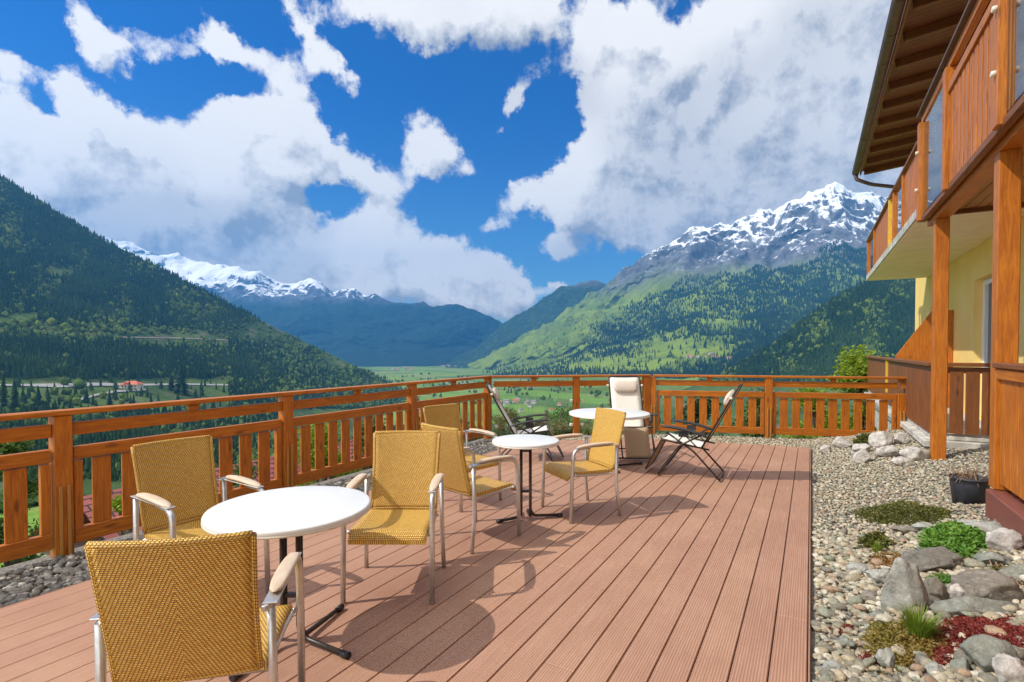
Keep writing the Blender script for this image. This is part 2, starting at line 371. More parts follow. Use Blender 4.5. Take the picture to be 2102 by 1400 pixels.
M['mtn'] = terrain_mat('snow_capped_mountain', (.21, .28, .026), (.12, .18, .026), (.20, .24, .05), (800, 170, 420), (.13, .135, .145))
M['far'] = terrain_mat('distant_snow_range', (.014, .036, .024), (.010, .026, .02), (.04, .075, .03), (700, 80, 260), (.10, .11, .14))
M['farh'] = terrain_mat('distant_hill', (.022, .05, .024), (.016, .04, .02), (.09, .14, .04), (860, 90, 260), (.16, .16, .16))
M['road'] = plain('pale_asphalt', (.29, .28, .26), .9, 0, .15, .2, .0)
M['roadg'] = plain('gravel_bank', (.17, .15, .11), .9, 0, .3, .1, .0)

m, q, b, o = mat('red_roof_tiles')
uv = q.n('ShaderNodeUVMap').outputs[0]
br = q.n('ShaderNodeTexBrick', ins={'Vector': uv, 'Scale': 1., 'Mortar Size': .02, 'Brick Width': .3, 'Row Height': .2, 'Color1': (.36, .10, .085, 1), 'Color2': (.27, .07, .06, 1), 'Mortar': (.05, .02, .018, 1)})
q.link(br.outputs[0], b.inputs['Base Color']); bump(q, b, br.outputs['Fac'], -.02); b.inputs['Roughness'].default_value = .7
M['tile'] = m
M['redroof'] = plain('orange_red_roof', (.50, .13, .06), .8, 0, .15, .5, 0)
M['housewall'] = plain('cream_house_wall', (.70, .66, .54), .9, 0, .05, .5, 0)
M['darkwin'] = plain('dark_windows', (.03, .03, .035), .3, 0, .1, 1, 0)
M['greyroof'] = plain('grey_roof', (.28, .24, .22), .8, 0, .15, .5, 0)

# ------------------------------------------------------------------ mesh builder
class MB:
    def __init__(s): s.v = []; s.f = []; s.uv = []; s.mi = []; s.sm = []
    def face(s, idx, uvs, mi=0, sm=False): s.f.append(idx); s.uv.extend(uvs); s.mi.append(mi); s.sm.append(sm)
    def box(s, c, size, ax=None, mi=0):
        """c centre, size full sizes along ax (3 vectors)"""
        ax = ax or (Vector((1,0,0)), Vector((0,1,0)), Vector((0,0,1)))
        c = Vector(c); h = [x/2 for x in size]; n0 = len(s.v)
        for k in range(8):
            sg = [(1 if k >> j & 1 else -1) for j in range(3)]
            s.v.append(c+ax[0]*h[0]*sg[0]+ax[1]*h[1]*sg[1]+ax[2]*h[2]*sg[2])
        L = max(range(3), key=lambda j: size[j])
        r = random.random()*5
        for fc, nrm in (((0,4,6,2),0),((1,3,7,5),0),((0,1,5,4),1),((2,6,7,3),1),((0,2,3,1),2),((4,5,7,6),2)):
            uvs = []
            for k in fc:
                co = [(h[j] if k >> j & 1 else -h[j]) for j in range(3)]
                others = [j for j in range(3) if j != L and j != nrm] or [j for j in range(3) if j != nrm]
                if nrm == L: uvs.append((co[others[0]]*.3+r, co[others[-1] if len(others) > 1 else 0]))
                else: uvs.append((co[L]+r, co[others[0]]+r+nrm*.37))
            s.face([n0+k for k in fc], uvs, mi)
        return s
    def bar(s, a, b_, w, t, up=UP, mi=0):
        """board from a to b_: w across (horizontal), t along up"""
        a = Vector(a); b_ = Vector(b_); d = (b_-a); L = d.length; d.normalize()
        sd = d.cross(up).normalized(); u = sd.cross(d)
        return s.box((a+b_)/2, (L, w, t), (d, sd, u), mi)
    def prism(s, poly, z0, z1, mi=0):
        n0 = len(s.v); n = len(poly)
        for z in (z0, z1):
            for p in poly: s.v.append(Vector((p[0], p[1], z)))
        s.face([n0+n+i for i in range(n)], [(p[0], p[1]) for p in poly], mi)
        s.face([n0+n-1-i for i in range(n)], [(poly[n-1-i][0], poly[n-1-i][1]) for i in range(n)], mi)
        for i in range(n):
            j = (i+1) % n; L = math.dist(poly[i][:2], poly[j][:2])
            s.face([n0+i, n0+j, n0+n+j, n0+n+i], [(0, z0), (L, z0), (L, z1), (0, z1)], mi)
        return s
    def tube(s, pts, r, n=10, mi=0, caps=True, smooth=4, flat=None):
        pts = [Vector(p) for p in pts]
        if smooth and len(pts) > 2:
            out = [pts[0]]
            for i in range(1, len(pts)-1):
                a, p, c = pts[i-1], pts[i], pts[i+1]
                rr = min(.45*(a-p).length, .45*(c-p).length, .09 if smooth == 4 else smooth)
                s0 = p+(a-p).normalized()*rr; s1 = p+(c-p).normalized()*rr
                for k in range(7):
                    t_ = k/6; out.append(s0*(1-t_)**2+p*2*t_*(1-t_)+s1*t_*t_)
            out.append(pts[-1]); pts = out
        n0 = len(s.v); prev = None; L = 0
        for i, p in enumerate(pts):
            d = (pts[min(i+1, len(pts)-1)]-pts[max(i-1, 0)]).normalized()
            if prev is None:
                u = d.cross(Vector((0, 0, 1)) if abs(d.z) < .9 else Vector((1, 0, 0))).normalized()
            else: u = (prev-d*prev.dot(d)).normalized()
            prev = u; w = d.cross(u)
            ra, rb = (r, r) if not flat else flat
            for k in range(n):
                a = 2*math.pi*k/n; s.v.append(p+u*math.cos(a)*ra+w*math.sin(a)*rb)
        for i in range(len(pts)-1):
            L2 = L+(pts[i+1]-pts[i]).length
            for k in range(n):
                k2 = (k+1) % n
                s.face([n0+i*n+k, n0+i*n+k2, n0+(i+1)*n+k2, n0+(i+1)*n+k], [(L, k/n*r*6), (L, (k+1)/n*r*6), (L2, (k+1)/n*r*6), (L2, k/n*r*6)], mi, True)
            L = L2
        if caps:
            s.face([n0+k for k in reversed(range(n))], [(0, 0)]*n, mi)
            m0 = n0+(len(pts)-1)*n; s.face([m0+k for k in range(n)], [(0, 0)]*n, mi)
        return s
    def lathe(s, prof, n=48, c=(0, 0, 0), mi=0):
        n0 = len(s.v); c = Vector(c); m_ = len(prof)
        for (r, z) in prof:
            for k in range(n):
                a = 2*math.pi*k/n; s.v.append(c+Vector((r*math.cos(a), r*math.sin(a), z)))
        for i in range(m_-1):
            for k in range(n):
                k2 = (k+1) % n
                s.face([n0+i*n+k, n0+i*n+k2, n0+(i+1)*n+k2, n0+(i+1)*n+k], [(k/n, i), ((k+1)/n, i), ((k+1)/n, i+1), (k/n, i+1)], mi, True)
        s.face([n0+k for k in reversed(range(n))], [(0, 0)]*n, mi); m0 = n0+(m_-1)*n
        s.face([m0+k for k in range(n)], [(0, 0)]*n, mi)
        return s
    def sheet(s, fn, nu, nv, thick=.0, mi=0):
        """fn(u,v in 0..1) -> (point, normal, (uvx, uvy)); closed slab of the given thickness"""
        n0 = len(s.v); rows = []
        for sgn in ((.5, -.5) if thick else (0,)):
            for j in range(nv+1):
                for i in range(nu+1):
                    p, nm, t_ = fn(i/nu, j/nv); s.v.append(p+nm*thick*sgn); rows.append(t_)
        S = (nu+1)*(nv+1)
        for j in range(nv):
            for i in range(nu):
                a = j*(nu+1)+i; qd = [a, a+1, a+nu+2, a+nu+1]
                s.face([n0+k for k in qd], [rows[k] for k in qd], mi, True)
                if thick: s.face([n0+S+k for k in reversed(qd)], [rows[k] for k in reversed(qd)], mi, True)
        if thick:
            rim = [i for i in range(nu+1)]+[j*(nu+1)+nu for j in range(1, nv+1)]+[nv*(nu+1)+i for i in range(nu-1, -1, -1)]+[j*(nu+1) for j in range(nv-1, 0, -1)]
            for a, b_ in zip(rim, rim[1:]+rim[:1]):
                s.face([n0+b_, n0+a, n0+S+a, n0+S+b_], [rows[b_], rows[a], rows[a], rows[b_]], mi)
        return s
    def build(s, name, mats, parent=None, bevel=0., loc=None):
        me = bpy.data.meshes.new(name)
        me.from_pydata([tuple(v) for v in s.v], [], s.f)
        if not isinstance(mats, (list, tuple)): mats = [mats]
        for m_ in mats: me.materials.append(m_)
        uvl = me.uv_layers.new(name='UVMap'); uvl.data.foreach_set('uv', np.array(s.uv, dtype=np.float32).ravel())
        me.polygons.foreach_set('material_index', s.mi); me.polygons.foreach_set('use_smooth', s.sm)
        me.update()
        o = bpy.data.objects.new(name, me); C.objects.link(o)
        if parent: o.parent = parent
        if loc is not None: o.location = loc
        if bevel:
            b_ = o.modifiers.new('bevel', 'BEVEL'); b_.width = bevel; b_.segments = 1; b_.limit_method = 'ANGLE'
        return o
def tag(o, label=None, cat=None, group=None, kind=None):
    if label: o['label'] = label
    if cat: o['category'] = cat
    if group: o['group'] = group
    if kind: o['kind'] = kind
    return o
def empty(name, loc=(0, 0, 0), rz=0., label=None, cat=None, group=None):
    o = bpy.data.objects.new(name, None); C.objects.link(o); o.location = loc; o.rotation_euler = (0, 0, rz); o.empty_display_size = .2
    return tag(o, label, cat, group)
def kids(o): return [c for c in bpy.data.objects if c.parent is o]
def copy_tree(o, parent=None):
    c = o.copy(); C.objects.link(c); c.parent = parent
    for ch in kids(o): copy_tree(ch, c)
    return c
def np_mesh(name, V, F, mats, mi=None, smooth=False, parent=None):
    """V (n,3), F (m,k) all faces of the same size"""
    me = bpy.data.meshes.new(name); n, k = F.shape
    me.vertices.add(len(V)); me.vertices.foreach_set('co', np.ascontiguousarray(V, dtype=np.float32).ravel())
    me.loops.add(n*k); me.loops.foreach_set('vertex_index', np.ascontiguousarray(F, dtype=np.int32).ravel())
    me.polygons.add(n); me.polygons.foreach_set('loop_start', np.arange(n, dtype=np.int32)*k)
    for m_ in (mats if isinstance(mats, (list, tuple)) else [mats]): me.materials.append(m_)
    if mi is not None: me.polygons.foreach_set('material_index', mi.astype(np.int32))
    me.polygons.foreach_set('use_smooth', np.full(n, smooth)); me.update(calc_edges=True); me.validate()
    o = bpy.data.objects.new(name, me); C.objects.link(o)
    if parent: o.parent = parent
    return o
def fbm(x, y, z=0., o=5, H=.9): return mn.fractal(Vector((x, y, z)), H, 2.1, o)

# ------------------------------------------------------------------ ground, hills and mountains
gz_Z = [-30, 0, 9, 14, 30, 100, 300, 600, 900, 1200, 20000]; gz_h = [-4, -4, -4, -5.5, -9.5, -27, -66, -114, -148, -152, -170]
def ground_h(Z): return float(np.interp(Z, gz_Z, gz_h))
def grid_mesh(name, P, mat_, kind='structure', smooth=True):
    nv, nu = P.shape[:2]
    idx = np.arange(nv*nu).reshape(nv, nu)
    F = np.stack([idx[:-1, :-1], idx[:-1, 1:], idx[1:, 1:], idx[1:, :-1]], -1).reshape(-1, 4)
    o = np_mesh(name, P.reshape(-1, 3), F, mat_, smooth=smooth)
    if kind: o['kind'] = kind
    return o
Zs = np.concatenate([np.linspace(-60, 10, 8), np.geomspace(12, 30000, 90)]); us = np.linspace(-1, 1, 90)
P = np.zeros((len(Zs), len(us), 3))
for j, Z in enumerate(Zs):
    Wd = 60+abs(Z)*1.6
    for i, u in enumerate(us):
        l = u*Wd; p = FW*Z+RT*l
        h = ground_h(math.hypot(max(Z, 0), max(0, abs(l)-12)*.8) if Z > 0 else 0)
        h += fbm(p.x*.004, p.y*.004)*(.5+min(abs(Z), 1000)*.01)
        P[j, i] = (p.x, p.y, h)
grid_mesh('ground', P, M['valley'])

def interp(x, pts): return float(np.interp(x, [p[0] for p in pts], [p[1] for p in pts]))
class Hill:
    """a slope whose crest stands at the given sight lines and depths and whose foot meets the ground"""
    def __init__(s, crest, zc, zb, p=1.1, amp=.03, freq=.002, seed=0., rough=0., foot=None):
        s.crest, s.zc, s.zb, s.p, s.amp, s.freq, s.seed, s.rough, s.foot = crest, zc, zb, p, amp, freq, seed, rough, foot
    def yb(s, px):
        Z = interp(px, s.zb); l, _ = ray(px, 718)
        h = ground_h(Z)-4 if s.foot is None else s.foot
        return HOR+F0*(CAMH-h)/Z
    def at(s, px, py):
        yb = s.yb(px); ys = interp(px, s.crest); t = (yb-py)/(yb-ys)
        return s.pt(px, t)
    def pt(s, px, t):
        yb = s.yb(px); ys = interp(px, s.crest); Zb = interp(px, s.zb); Zc = interp(px, s.zc)
        py = yb+(ys-yb)*t; tt = max(t, 0)
        Z = Zb+(Zc-Zb)*tt**s.p
        p = P3(px, py, Z)
        n1 = mn.hetero_terrain(Vector((p.x*s.freq+s.seed, p.y*s.freq, p.z*s.freq*.6)), .9, 2.1, 7, .6) if s.rough else fbm(p.x*s.freq+s.seed, p.y*s.freq, p.z*s.freq, 5)
        w = min(1, t*5)
        k = 1+s.amp*n1*w*(1-.5*t)
        q_ = Vector((p.x*k, p.y*k, CAMH+(p.z-CAMH)*k))
        if s.rough:
            r1 = mn.ridged_multi_fractal(Vector((p.x, p.y, p.z*.8))*s.freq*2.6, .85, 2.15, 6, 1., 2.)
            q_.z += s.rough*(r1-1.2)*min(1, t*1.4)
        return q_
    def mesh(s, name, x0, x1, nu, nv, m_):
        P = np.zeros((nv+2, nu, 3))
        for i in range(nu):
            px = x0+(x1-x0)*i/(nu-1)
            for j in range(nv): P[j, i] = s.pt(px, j/(nv-1))
            back = s.pt(px, 1.); d = Vector((back.x, back.y, 0)).normalized()
            b0 = back+d*s.zc[0][1]*.12; b0.z = back.z-(back.z+160)*.35; P[nv, i] = b0
            b1 = back+d*s.zc[0][1]*.3; b1.z = -250; P[nv+1, i] = b1
        return grid_mesh(name, P, m_)

near = Hill([(-900,-150),(-400,130),(0,362),(100,426),(200,486),(300,536),(400,588),(500,640),(600,690),(700,738),(790,780),(850,812),(900,850)],
            [(-900,1500),(0,1500),(800,1750)], [(-900,100),(0,118),(250,170),(500,330),(700,620),(850,1000),(900,1300)], 1.12, .05, .0035, 3.)
near.mesh('hillside', -900, 890, 220, 90, M['hillnear'])
far = Hill([(-300,420),(100,470),(274,501),(330,524),(364,524),(407,537),(437,548),(488,543),(522,556),(565,569),(608,578),(642,572),(664,584),(685,597),(724,593),(749,605),(801,610),(843,618),(891,631),(912,628),(950,631),(993,648),(1032,665),(1080,683),(1180,720)],
           [(-300,6900),(1180,6400)], [(-300,4200),(700,4700),(1180,5600)], .9, .05, .0008, 8., 60.)
far.mesh('snowy_range', -300, 1180, 420, 150, M['far'])
fhill = Hill([(900,752),(976,715),(1033,664),(1090,631),(1119,612),(1152,588),(1185,582),(1233,578),(1300,590),(1500,640)],
             [(900,5400),(1300,5600),(1500,5600)], [(900,4900),(1000,4000),(1500,3000)], .95, .05, .0008, 5., 35.)
fhill.mesh('distant_hill', 900, 1500, 160, 80, M['farh'])
mt = Hill([(960,752),(1040,712),(1110,672),(1185,624),(1252,574),(1309,536),(1342,517),(1376,498),(1423,470),(1461,470),(1499,460),(1537,448),(1561,432),(1585,436),(1633,410),(1647,407),(1680,390),(1728,371),(1751,386),(1780,393),(1818,407),(1900,420),(2100,470),(2600,520)],
          [(960,4600),(1250,4600),(1728,4200),(2600,3800)], [(960,3900),(1050,2600),(1200,1900),(1500,1500),(2600,1100)], 1.05, .09, .0013, 2., 66.)
mt.mesh('snowy_mountain', 960, 2400, 480, 190, M['mtn'])
spur = Hill([(1330,830),(1400,800),(1480,772),(1540,738),(1600,700),(1640,668),(1720,612),(1800,572),(1873,540),(2000,490),(2200,430),(2600,380)],
            [(1330,1300),(2600,1500)], [(1330,1150),(1500,800),(2600,600)], 1.0, .06, .003, 6.)
spur.mesh('valley_spur', 1330, 2500, 150, 60, M['hillnear'])

# road and banks on the near hillside
def drape(name, top, bot, hill, m_, n=60, lift=1.2):
    xs = np.linspace(top[0][0], top[-1][0], n); P = np.zeros((4, n, 3))
    for i, x in enumerate(xs):
        yt, yb = interp(x, top), interp(x, bot)
        for j in range(4):
            p = hill.at(x, yb+(yt-yb)*j/3); p.z += lift; P[j, i] = p
    return grid_mesh(name, P, m_)
drape('road', [(-60,792),(40,790),(120,789),(200,787),(300,789),(380,788),(480,790),(560,792)], [(-60,795),(40,794),(120,797),(200,793.5),(300,793),(380,791.5),(480,793),(560,794)], near, M['road'])
drape('upper_road', [(-60,690),(120,688),(260,692),(380,694),(520,700)], [(-60,692),(120,690.5),(260,694.5),(380,696.5),(520,702)], near, M['roadg'])
drape('side_road', [(165,820),(200,810),(240,803),(300,800)], [(165,824),(200,814),(240,807),(300,803)], near, M['road'], lift=1.5)

# ------------------------------------------------------------------ woods
def conifer_proto(n=6, tiers=3, seed=0):
    r = np.random.default_rng(seed); V = []; F = []
    for t_ in range(tiers):
        z0 = .06+t_*.27; z1 = min(1., z0+.5 if t_ < tiers-1 else 1.); rr = .20*(1-t_*.27)
        b0 = len(V)
        for k in range(n):
            a = 2*math.pi*(k+.5*t_)/n; q_ = rr*r.uniform(.65, 1.2); V.append((q_*math.cos(a), q_*math.sin(a), z0+r.uniform(-.05, .04)))
        V.append((r.uniform(-.01, .01), 0, z1))
        for k in range(n): F.append((b0+k, b0+(k+1) % n, b0+n))
    return np.array(V), np.array(F)
def blob_proto(seed=0):
    import bmesh
    bm = bmesh.new(); bmesh.ops.create_icosphere(bm, subdivisions=2, radius=.5)
    V = np.array([v.co[:] for v in bm.verts]); F = np.array([[v.index for v in f.verts] for f in bm.faces]); bm.free()
    nz = np.array([mn.noise(Vector(v*4.5+seed*7.)) for v in V]); V = V*(1+.6*nz[:, None]); V[:, 2] = V[:, 2]*1.0+.46
    return V*np.array((.85, .85, 1.05)), F
PROTO_C = [conifer_proto(6, 3, s_) for s_ in range(4)]; PROTO_B = [blob_proto(s_) for s_ in range(4)]
def scatter(name, pts, hs, protos, m_, kind='stuff', tilt=.0, label=None):
    Vs = []; Fs = []; off = 0
    for k, (V, F) in enumerate(protos):
        sel = [i for i in range(len(pts)) if i % len(protos) == k]
        if not sel: continue
        p = np.array([pts[i] for i in sel]); h = np.array([hs[i] for i in sel]); a = R_.uniform(0, 6.283, len(sel)); w = R_.uniform(.8, 1.3, len(sel))
        c, s_ = np.cos(a)[:, None], np.sin(a)[:, None]
        X = (V[None, :, 0]*c-V[None, :, 1]*s_)*(h*w)[:, None]; Y = (V[None, :, 0]*s_+V[None, :, 1]*c)*(h*w)[:, None]; Z = V[None, :, 2]*h[:, None]
        VV = np.stack([X+p[:, 0:1], Y+p[:, 1:2], Z+p[:, 2:3]], -1).reshape(-1, 3)
        FF = (F[None]+(np.arange(len(sel))*len(V))[:, None, None]).reshape(-1, 3)+off
        off += len(VV); Vs.append(VV); Fs.append(FF)
    o = np_mesh(name, np.concatenate(Vs), np.concatenate(Fs), m_, smooth=False)
    o['kind'] = kind
    if label: o['label'] = label
    return o
def nz2(x, y, s_): return mn.noise(Vector((x*s_, y*s_, 1.7)))
def sow(hill, x0, x1, y0, y1, n, dens, hmin, hmax, sizer=None):
    pts = []; hs = []; br = []; bh = []
    for _ in range(n):
        px = random.uniform(x0, x1); py = random.uniform(y0, y1)
        if py < interp(px, hill.crest)+1 or py > hill.yb(px): continue
        c_, b_ = dens(px, py); r = random.random()
        if r > c_+b_: continue
        p = hill.at(px, py); h = random.uniform(hmin, hmax)*(.7+.5*random.random())
        if r < c_: pts.append(p); hs.append(h)
        else: bh.append(h*.62); br.append(p)
    return pts, hs, br, bh
def bump1(x, y, cx, cy, rx, ry): return max(0., 1-math.hypot((x-cx)/rx, (y-cy)/ry))
def dens_near(px, py):
    c = .80+.7*nz2(px, py, .018); cr = interp(px, near.crest); below = py-cr
    b = max(.03, 1.0*nz2(px+300, py, .017)+.02)
    b += .5*max(0, (px-250)/400)*max(0, 1-below/170)
    # scrubby bands
    band = min(1, 1.6*max(0, 1-abs(py-(676+.05*px))/34)) if px < 470 else 0
    c *= 1-band; b = b*(1-band)+.08*band
    if py > 776+6*nz2(px, 0, .02):
        if px < 470: c *= .015; b *= .03
        else: c *= .5; b *= 1.
    if 690 < py < 700 and px < 520: c *= .3
    m_ = max(bump1(px, py, 540, 682, 95, 30), bump1(px, py, 640, 705, 60, 16), bump1(px, py, 705, 742, 90, 28), bump1(px, py, 120, 560, 60, 18)*.7, bump1(px, py, 420, 640, 50, 14)*.8, bump1(px, py, 330, 700, 90, 14), bump1(px, py, 40, 655, 60, 20))*1.6
    c *= max(0, 1-m_*1.5); b *= max(.05, 1-m_)
    return max(0, c), max(0, b)
a = sow(near, -150, 890, 330, 840, 105000, dens_near, 9, 19)
b2 = sow(near, -100, 600, 842, 990, 5200, lambda x, y: (max(0, .50+.9*nz2(x, y, .012)), .12), 5, 12)
scatter('spruce_forest', a[0]+b2[0], a[1]+b2[1], PROTO_C, M['conifer'], label='dark spruce forest covering the left hillside')
scatter('broadleaf_wood', a[2]+b2[2], a[3]+b2[3], PROTO_B, M['broad'], label='light green spring broadleaf trees mixed in the left hillside forest')
def dens_mt(px, py):
    cr = interp(px, mt.crest); d = py-cr
    line = 90+.10*(px-1300)+25*nz2(px, py, .02)       # tree line under the crest
    if px < 1300: line = 25+max(0, px-1180)*.5
    if d < line: return 0, 0
    c = 1.05+.8*nz2(px, py, .012)-.25
    m_ = max(bump1(px, py, 1400, 722, 170, 46), bump1(px, py, 1150, 690, 120, 66), bump1(px, py, 1060, 730, 130, 40), bump1(px, py, 1300, 748, 180, 26), bump1(px, py, 1230, 650, 80, 34), bump1(px, py, 1480, 660, 90, 30)*.8)*1.9
    c *= max(.04, 1-m_)
    if 1340 < px < 1640 and py < 540+.1*(1640-px): c *= .6
    return max(0, c*.95), max(0, .5*nz2(px+99, py, .022)-.02)
a = sow(mt, 990, 1900, 430, 775, 95000, dens_mt, 17, 28)
scatter('mountain_spruce_forest', a[0], a[1], [conifer_proto(5, 2, s_) for s_ in range(4)], M['conifer'], label='dark spruce forest on the slopes below the snowy mountain')
scatter('mountain_broadleaf_wood', a[2], a[3], [conifer_proto(5, 2, 9), conifer_proto(5, 1, 8)], M['broad'], label='pale green trees among the spruces below the snowy mountain')
a = sow(spur, 1380, 1900, 540, 790, 26000, lambda x, y: (max(0, .75+.7*nz2(x, y, .02)), max(.05, .9*nz2(x+50, y, .02)+.12)), 12, 21)
scatter('spur_spruce_forest', a[0], a[1], PROTO_C, M['conifer'], label='spruce forest on the nearer slope at the right behind the house')
scatter('spur_broadleaf_wood', a[2], a[3], PROTO_B, M['broad'], label='light green trees on the nearer slope at the right behind the house')
random.seed(77)
def on_ground(px, Z):
    l, _ = ray(px, 718); p = FW*Z+RT*(l*Z)
    h = ground_h(math.hypot(max(Z, 0), max(0, abs(l*Z)-12)*.8)); h += fbm(p.x*.004, p.y*.004)*(.5+min(abs(Z), 1000)*.01)
    p.z = h; return p
pc = []; hc = []; pb = []; hb = []
for _ in range(9000):
    px = random.uniform(500, 1500); Z = random.choice([random.uniform(250, 1100), random.uniform(900, 3200)]); n_ = nz2(px, Z*.3, .02)
    l_, _d = ray(px, 718)
    py = HOR+F0*(152)/Z
    if Z > 1000 and (n_ < .1 or random.random() > .55): continue
    if Z <= 1000 and (n_ < -.15 or bump1(px, Z, 900, 520, 150, 200) > .2): continue
    if bump1(px, Z, 1110, 1300, 110, 420) > .1 and Z < 1600 and Z > 950: continue
    p = on_ground(px, Z)
    if random.random() < .35: pc.append(p); hc.append(random.uniform(10, 20))
    else: pb.append(p); hb.append(random.uniform(7, 14))
scatter('valley_spruces', pc, hc, PROTO_C, M['conifer'], label='clumps of spruces on the valley floor')
scatter('valley_broadleaf_trees', pb, hb, PROTO_B, M['broad'], label='hedges and clumps of broadleaf trees on the valley floor')

# ------------------------------------------------------------------ houses in the valley and on the hillside
def village_house(w, d, h, rh, white, roofm):
    b_ = MB(); b_.box((0, 0, h/2), (w, d, h), mi=0)
    n0 = len(b_.v)
    e = 1.2
    for x in (-w/2-e, w/2+e):
        for y, z in ((-d/2-e, h-.4), (0, h+rh), (d/2+e, h-.4)): b_.v.append(Vector((x, y, z)))
    for fc in ((0, 3, 4, 1), (1, 4, 5, 2), (0, 1, 2), (3, 5, 4), (0, 2, 5, 3)):
        b_.face([n0+k for k in fc], [(0, 0)]*len(fc), 1)
    for sx_ in range(3):
        for fl in range(2):
            for sy in (-1, 1): b_.box((-w/2+w*(sx_+.5)/3, sy*(d/2+.02), h*(.28+.44*fl)), (1.4, .3, 1.4), mi=2)
    return b_.build('village_house', [M['housewall'], M[roofm], M['darkwin']])
hp = [village_house(13, 10, 6, 3.2, 1, 'redroof'), village_house(16, 11, 7, 3.5, 1, 'greyroof'), village_house(11, 9, 6, 3, 1, 'greyroof')]
spots = []
def cluster(n, x0, x1, Z0, Z1, where, grp):
    for k in range(n):
        spots.append((random.uniform(x0, x1), random.uniform(Z0, Z1), where, grp, None))
cluster(26, 895, 990, 4600, 5300, 'in the far village at the valley end', 'houses of the far village')
cluster(16, 790, 850, 4000, 4500, 'in the small far village left of the fields', 'houses of the small far village')
cluster(16, 1020, 1150, 1250, 1650, 'on the valley floor behind the glass railing', 'houses on the near valley floor')
cluster(6, 1055, 1100, 2050, 2250, 'in the row beyond the green field', 'houses beyond the green field')
for k in range(12): spots.append((random.uniform(1410, 1500), random.uniform(731, 742), 'in the meadow hamlet under the snowy mountain', 'hamlet houses under the mountain', mt))
for k in range(7): spots.append((random.uniform(830, 960), random.uniform(1100, 1500), 'on the valley floor behind the railing corner', 'houses behind the railing corner', None))
used = [False]*3
for (px, Z, where, grp, hill) in spots:
    k = random.randrange(3)
    o = hp[k] if not used[k] else hp[k].copy()
    if used[k]: C.objects.link(o)
    used[k] = True
    p = hill.at(px, Z) if hill else on_ground(px, Z)
    o.location = p+Vector((0, 0, 1.)); o.rotation_euler = (0, 0, random.uniform(0, 3.14))
    s_ = random.uniform(.8, 1.2)*(1.2 if not hill and Z > 3900 else 1.); o.scale = (s_, s_, s_)
    tag(o, ('pale house with red roof ' if k == 0 else 'broad pale house with grey roof ' if k == 1 else 'small pale house with grey roof ')+where, 'house', grp)

hpos = near.at(271, 801)
hh = empty('hillside_house', hpos, YAW+rad(6), 'cream house with bright orange red hipped roof beside the road on the left hillside', 'house')
b_ = MB(); b_.box((0, 0, 3.2), (17, 11, 8)); b_.box((-8.5, 1, 2.), (6, 8, 5.6)); b_.build('wall', M['housewall'], hh)
b_ = MB(); n0 = 0
for (x, y, z) in ((-10,-7,7),(10,-7,7),(10,7,7),(-10,7,7),(-4.5,0,11),(4.5,0,11)): b_.v.append(Vector((x, y, z)))
for fc in ((0,1,5,4),(1,2,5),(2,3,4,5),(3,0,4),(3,2,1,0)): b_.face(list(fc), [(0, 0)]*len(fc))
b_.box((-2.5, -5, 8.5), (3.4, 3.4, 2.4)); b_.build('roof', M['redroof'], hh)
for x in (-6.4, -3.2, 0, 3.2, 6.4):
    for z in (1.6, 5.0):
        MB().box((x, -5.55, z), (1.5, .14, 1.5)).build('window', M['darkwin'], hh)
MB().box((0, -6.0, 3.6), (16.6, 1.0, .25)).build('balcony', M['housewall'], hh)

hh.scale = (1.3, 1.3, 1.2)
# roof of the house just below the terrace
rh = empty('neighbour_house', (0, 0, 0), 0, 'house with red tiled roof just below the terrace behind the left railing', 'house')
def quad(b_, pts, sc_=1., mi=0):
    n0 = len(b_.v); pts = [Vector(p) for p in pts]; b_.v += pts
    ex = (pts[1]-pts[0]).normalized(); nrm = ex.cross(pts[-1]-pts[0]).normalized(); ey = nrm.cross(ex)
    b_.face([n0+i for i in range(len(pts))], [((p-pts[0]).dot(ex), (p-pts[0]).dot(ey)) for p in pts], mi)
ra = P3(150, 1075, 11.5); rb = P3(640, 885, 17.5)       # ridge of the roof
rd = Vector((rb.x-ra.x, rb.y-ra.y, 0)).normalized(); rn = Vector((rd.y, -rd.x, 0))
zr = (ra.z+rb.z)/2; A = Vector((ra.x, ra.y, zr))-rd*0.; B_ = Vector((rb.x, rb.y, zr))+rd*2
b_ = MB()
lo = rn*3.6+Vector((0, 0, -2.0)); lo2 = -rn*3.6+Vector((0, 0, -2.0))
quad(b_, [A+lo, B_+lo, B_, A]); quad(b_, [B_+lo2, A+lo2, A, B_])
b_.build('roof', M['tile'], rh)
b_ = MB(); cc = (A+B_)/2; L_ = (B_-A).length
b_.box(cc+Vector((0, 0, -3.6)), (L_-.8, 6.0, 3.6), (rd, rn, UP)); b_.build('wall', M['housewall'], rh)

# ------------------------------------------------------------------ terrace: deck and gravel
BW = 4.22/26
FX = -5.0
def far_edge(x): return float(np.interp(x, [-4.22, -2.47, 0], [7.75, 9.08, 9.5]))
b_ = MB()
for i in range(26):
    x1 = -i*BW-.003; x0 = -(i+1)*BW+.003
    cuts = [-3.2, far_edge]
    seg = -3.2+((i*1.37) % 3.6)+2.2
    ya0, ya1 = far_edge(x0), far_edge(x1)
    jn = [3.4, None, 5.9, 2.3, None, 7.1, 4.6, None, 1.7][(i*5) % 9]
    for (s0, s1) in ((((-3.2, -3.2), (ya0, ya1)),) if jn is None else (((-3.2, -3.2), (jn-.002, jn-.002)), ((jn+.002, jn+.002), (ya0, ya1)))):
        b_.prism([(x0, s0[0]), (x1, s0[1]), (x1, s1[1]), (x0, s1[0])], -.025, 0.)
dk = b_.build('deck', M['deck'], bevel=.003); dk['kind'] = 'structure'
b_ = MB(); b_.box((.006, 3.1, -.050), (.008, 12.7, .085)); b_.box((-4.229, 2.2, -.050), (.008, 11, .085))
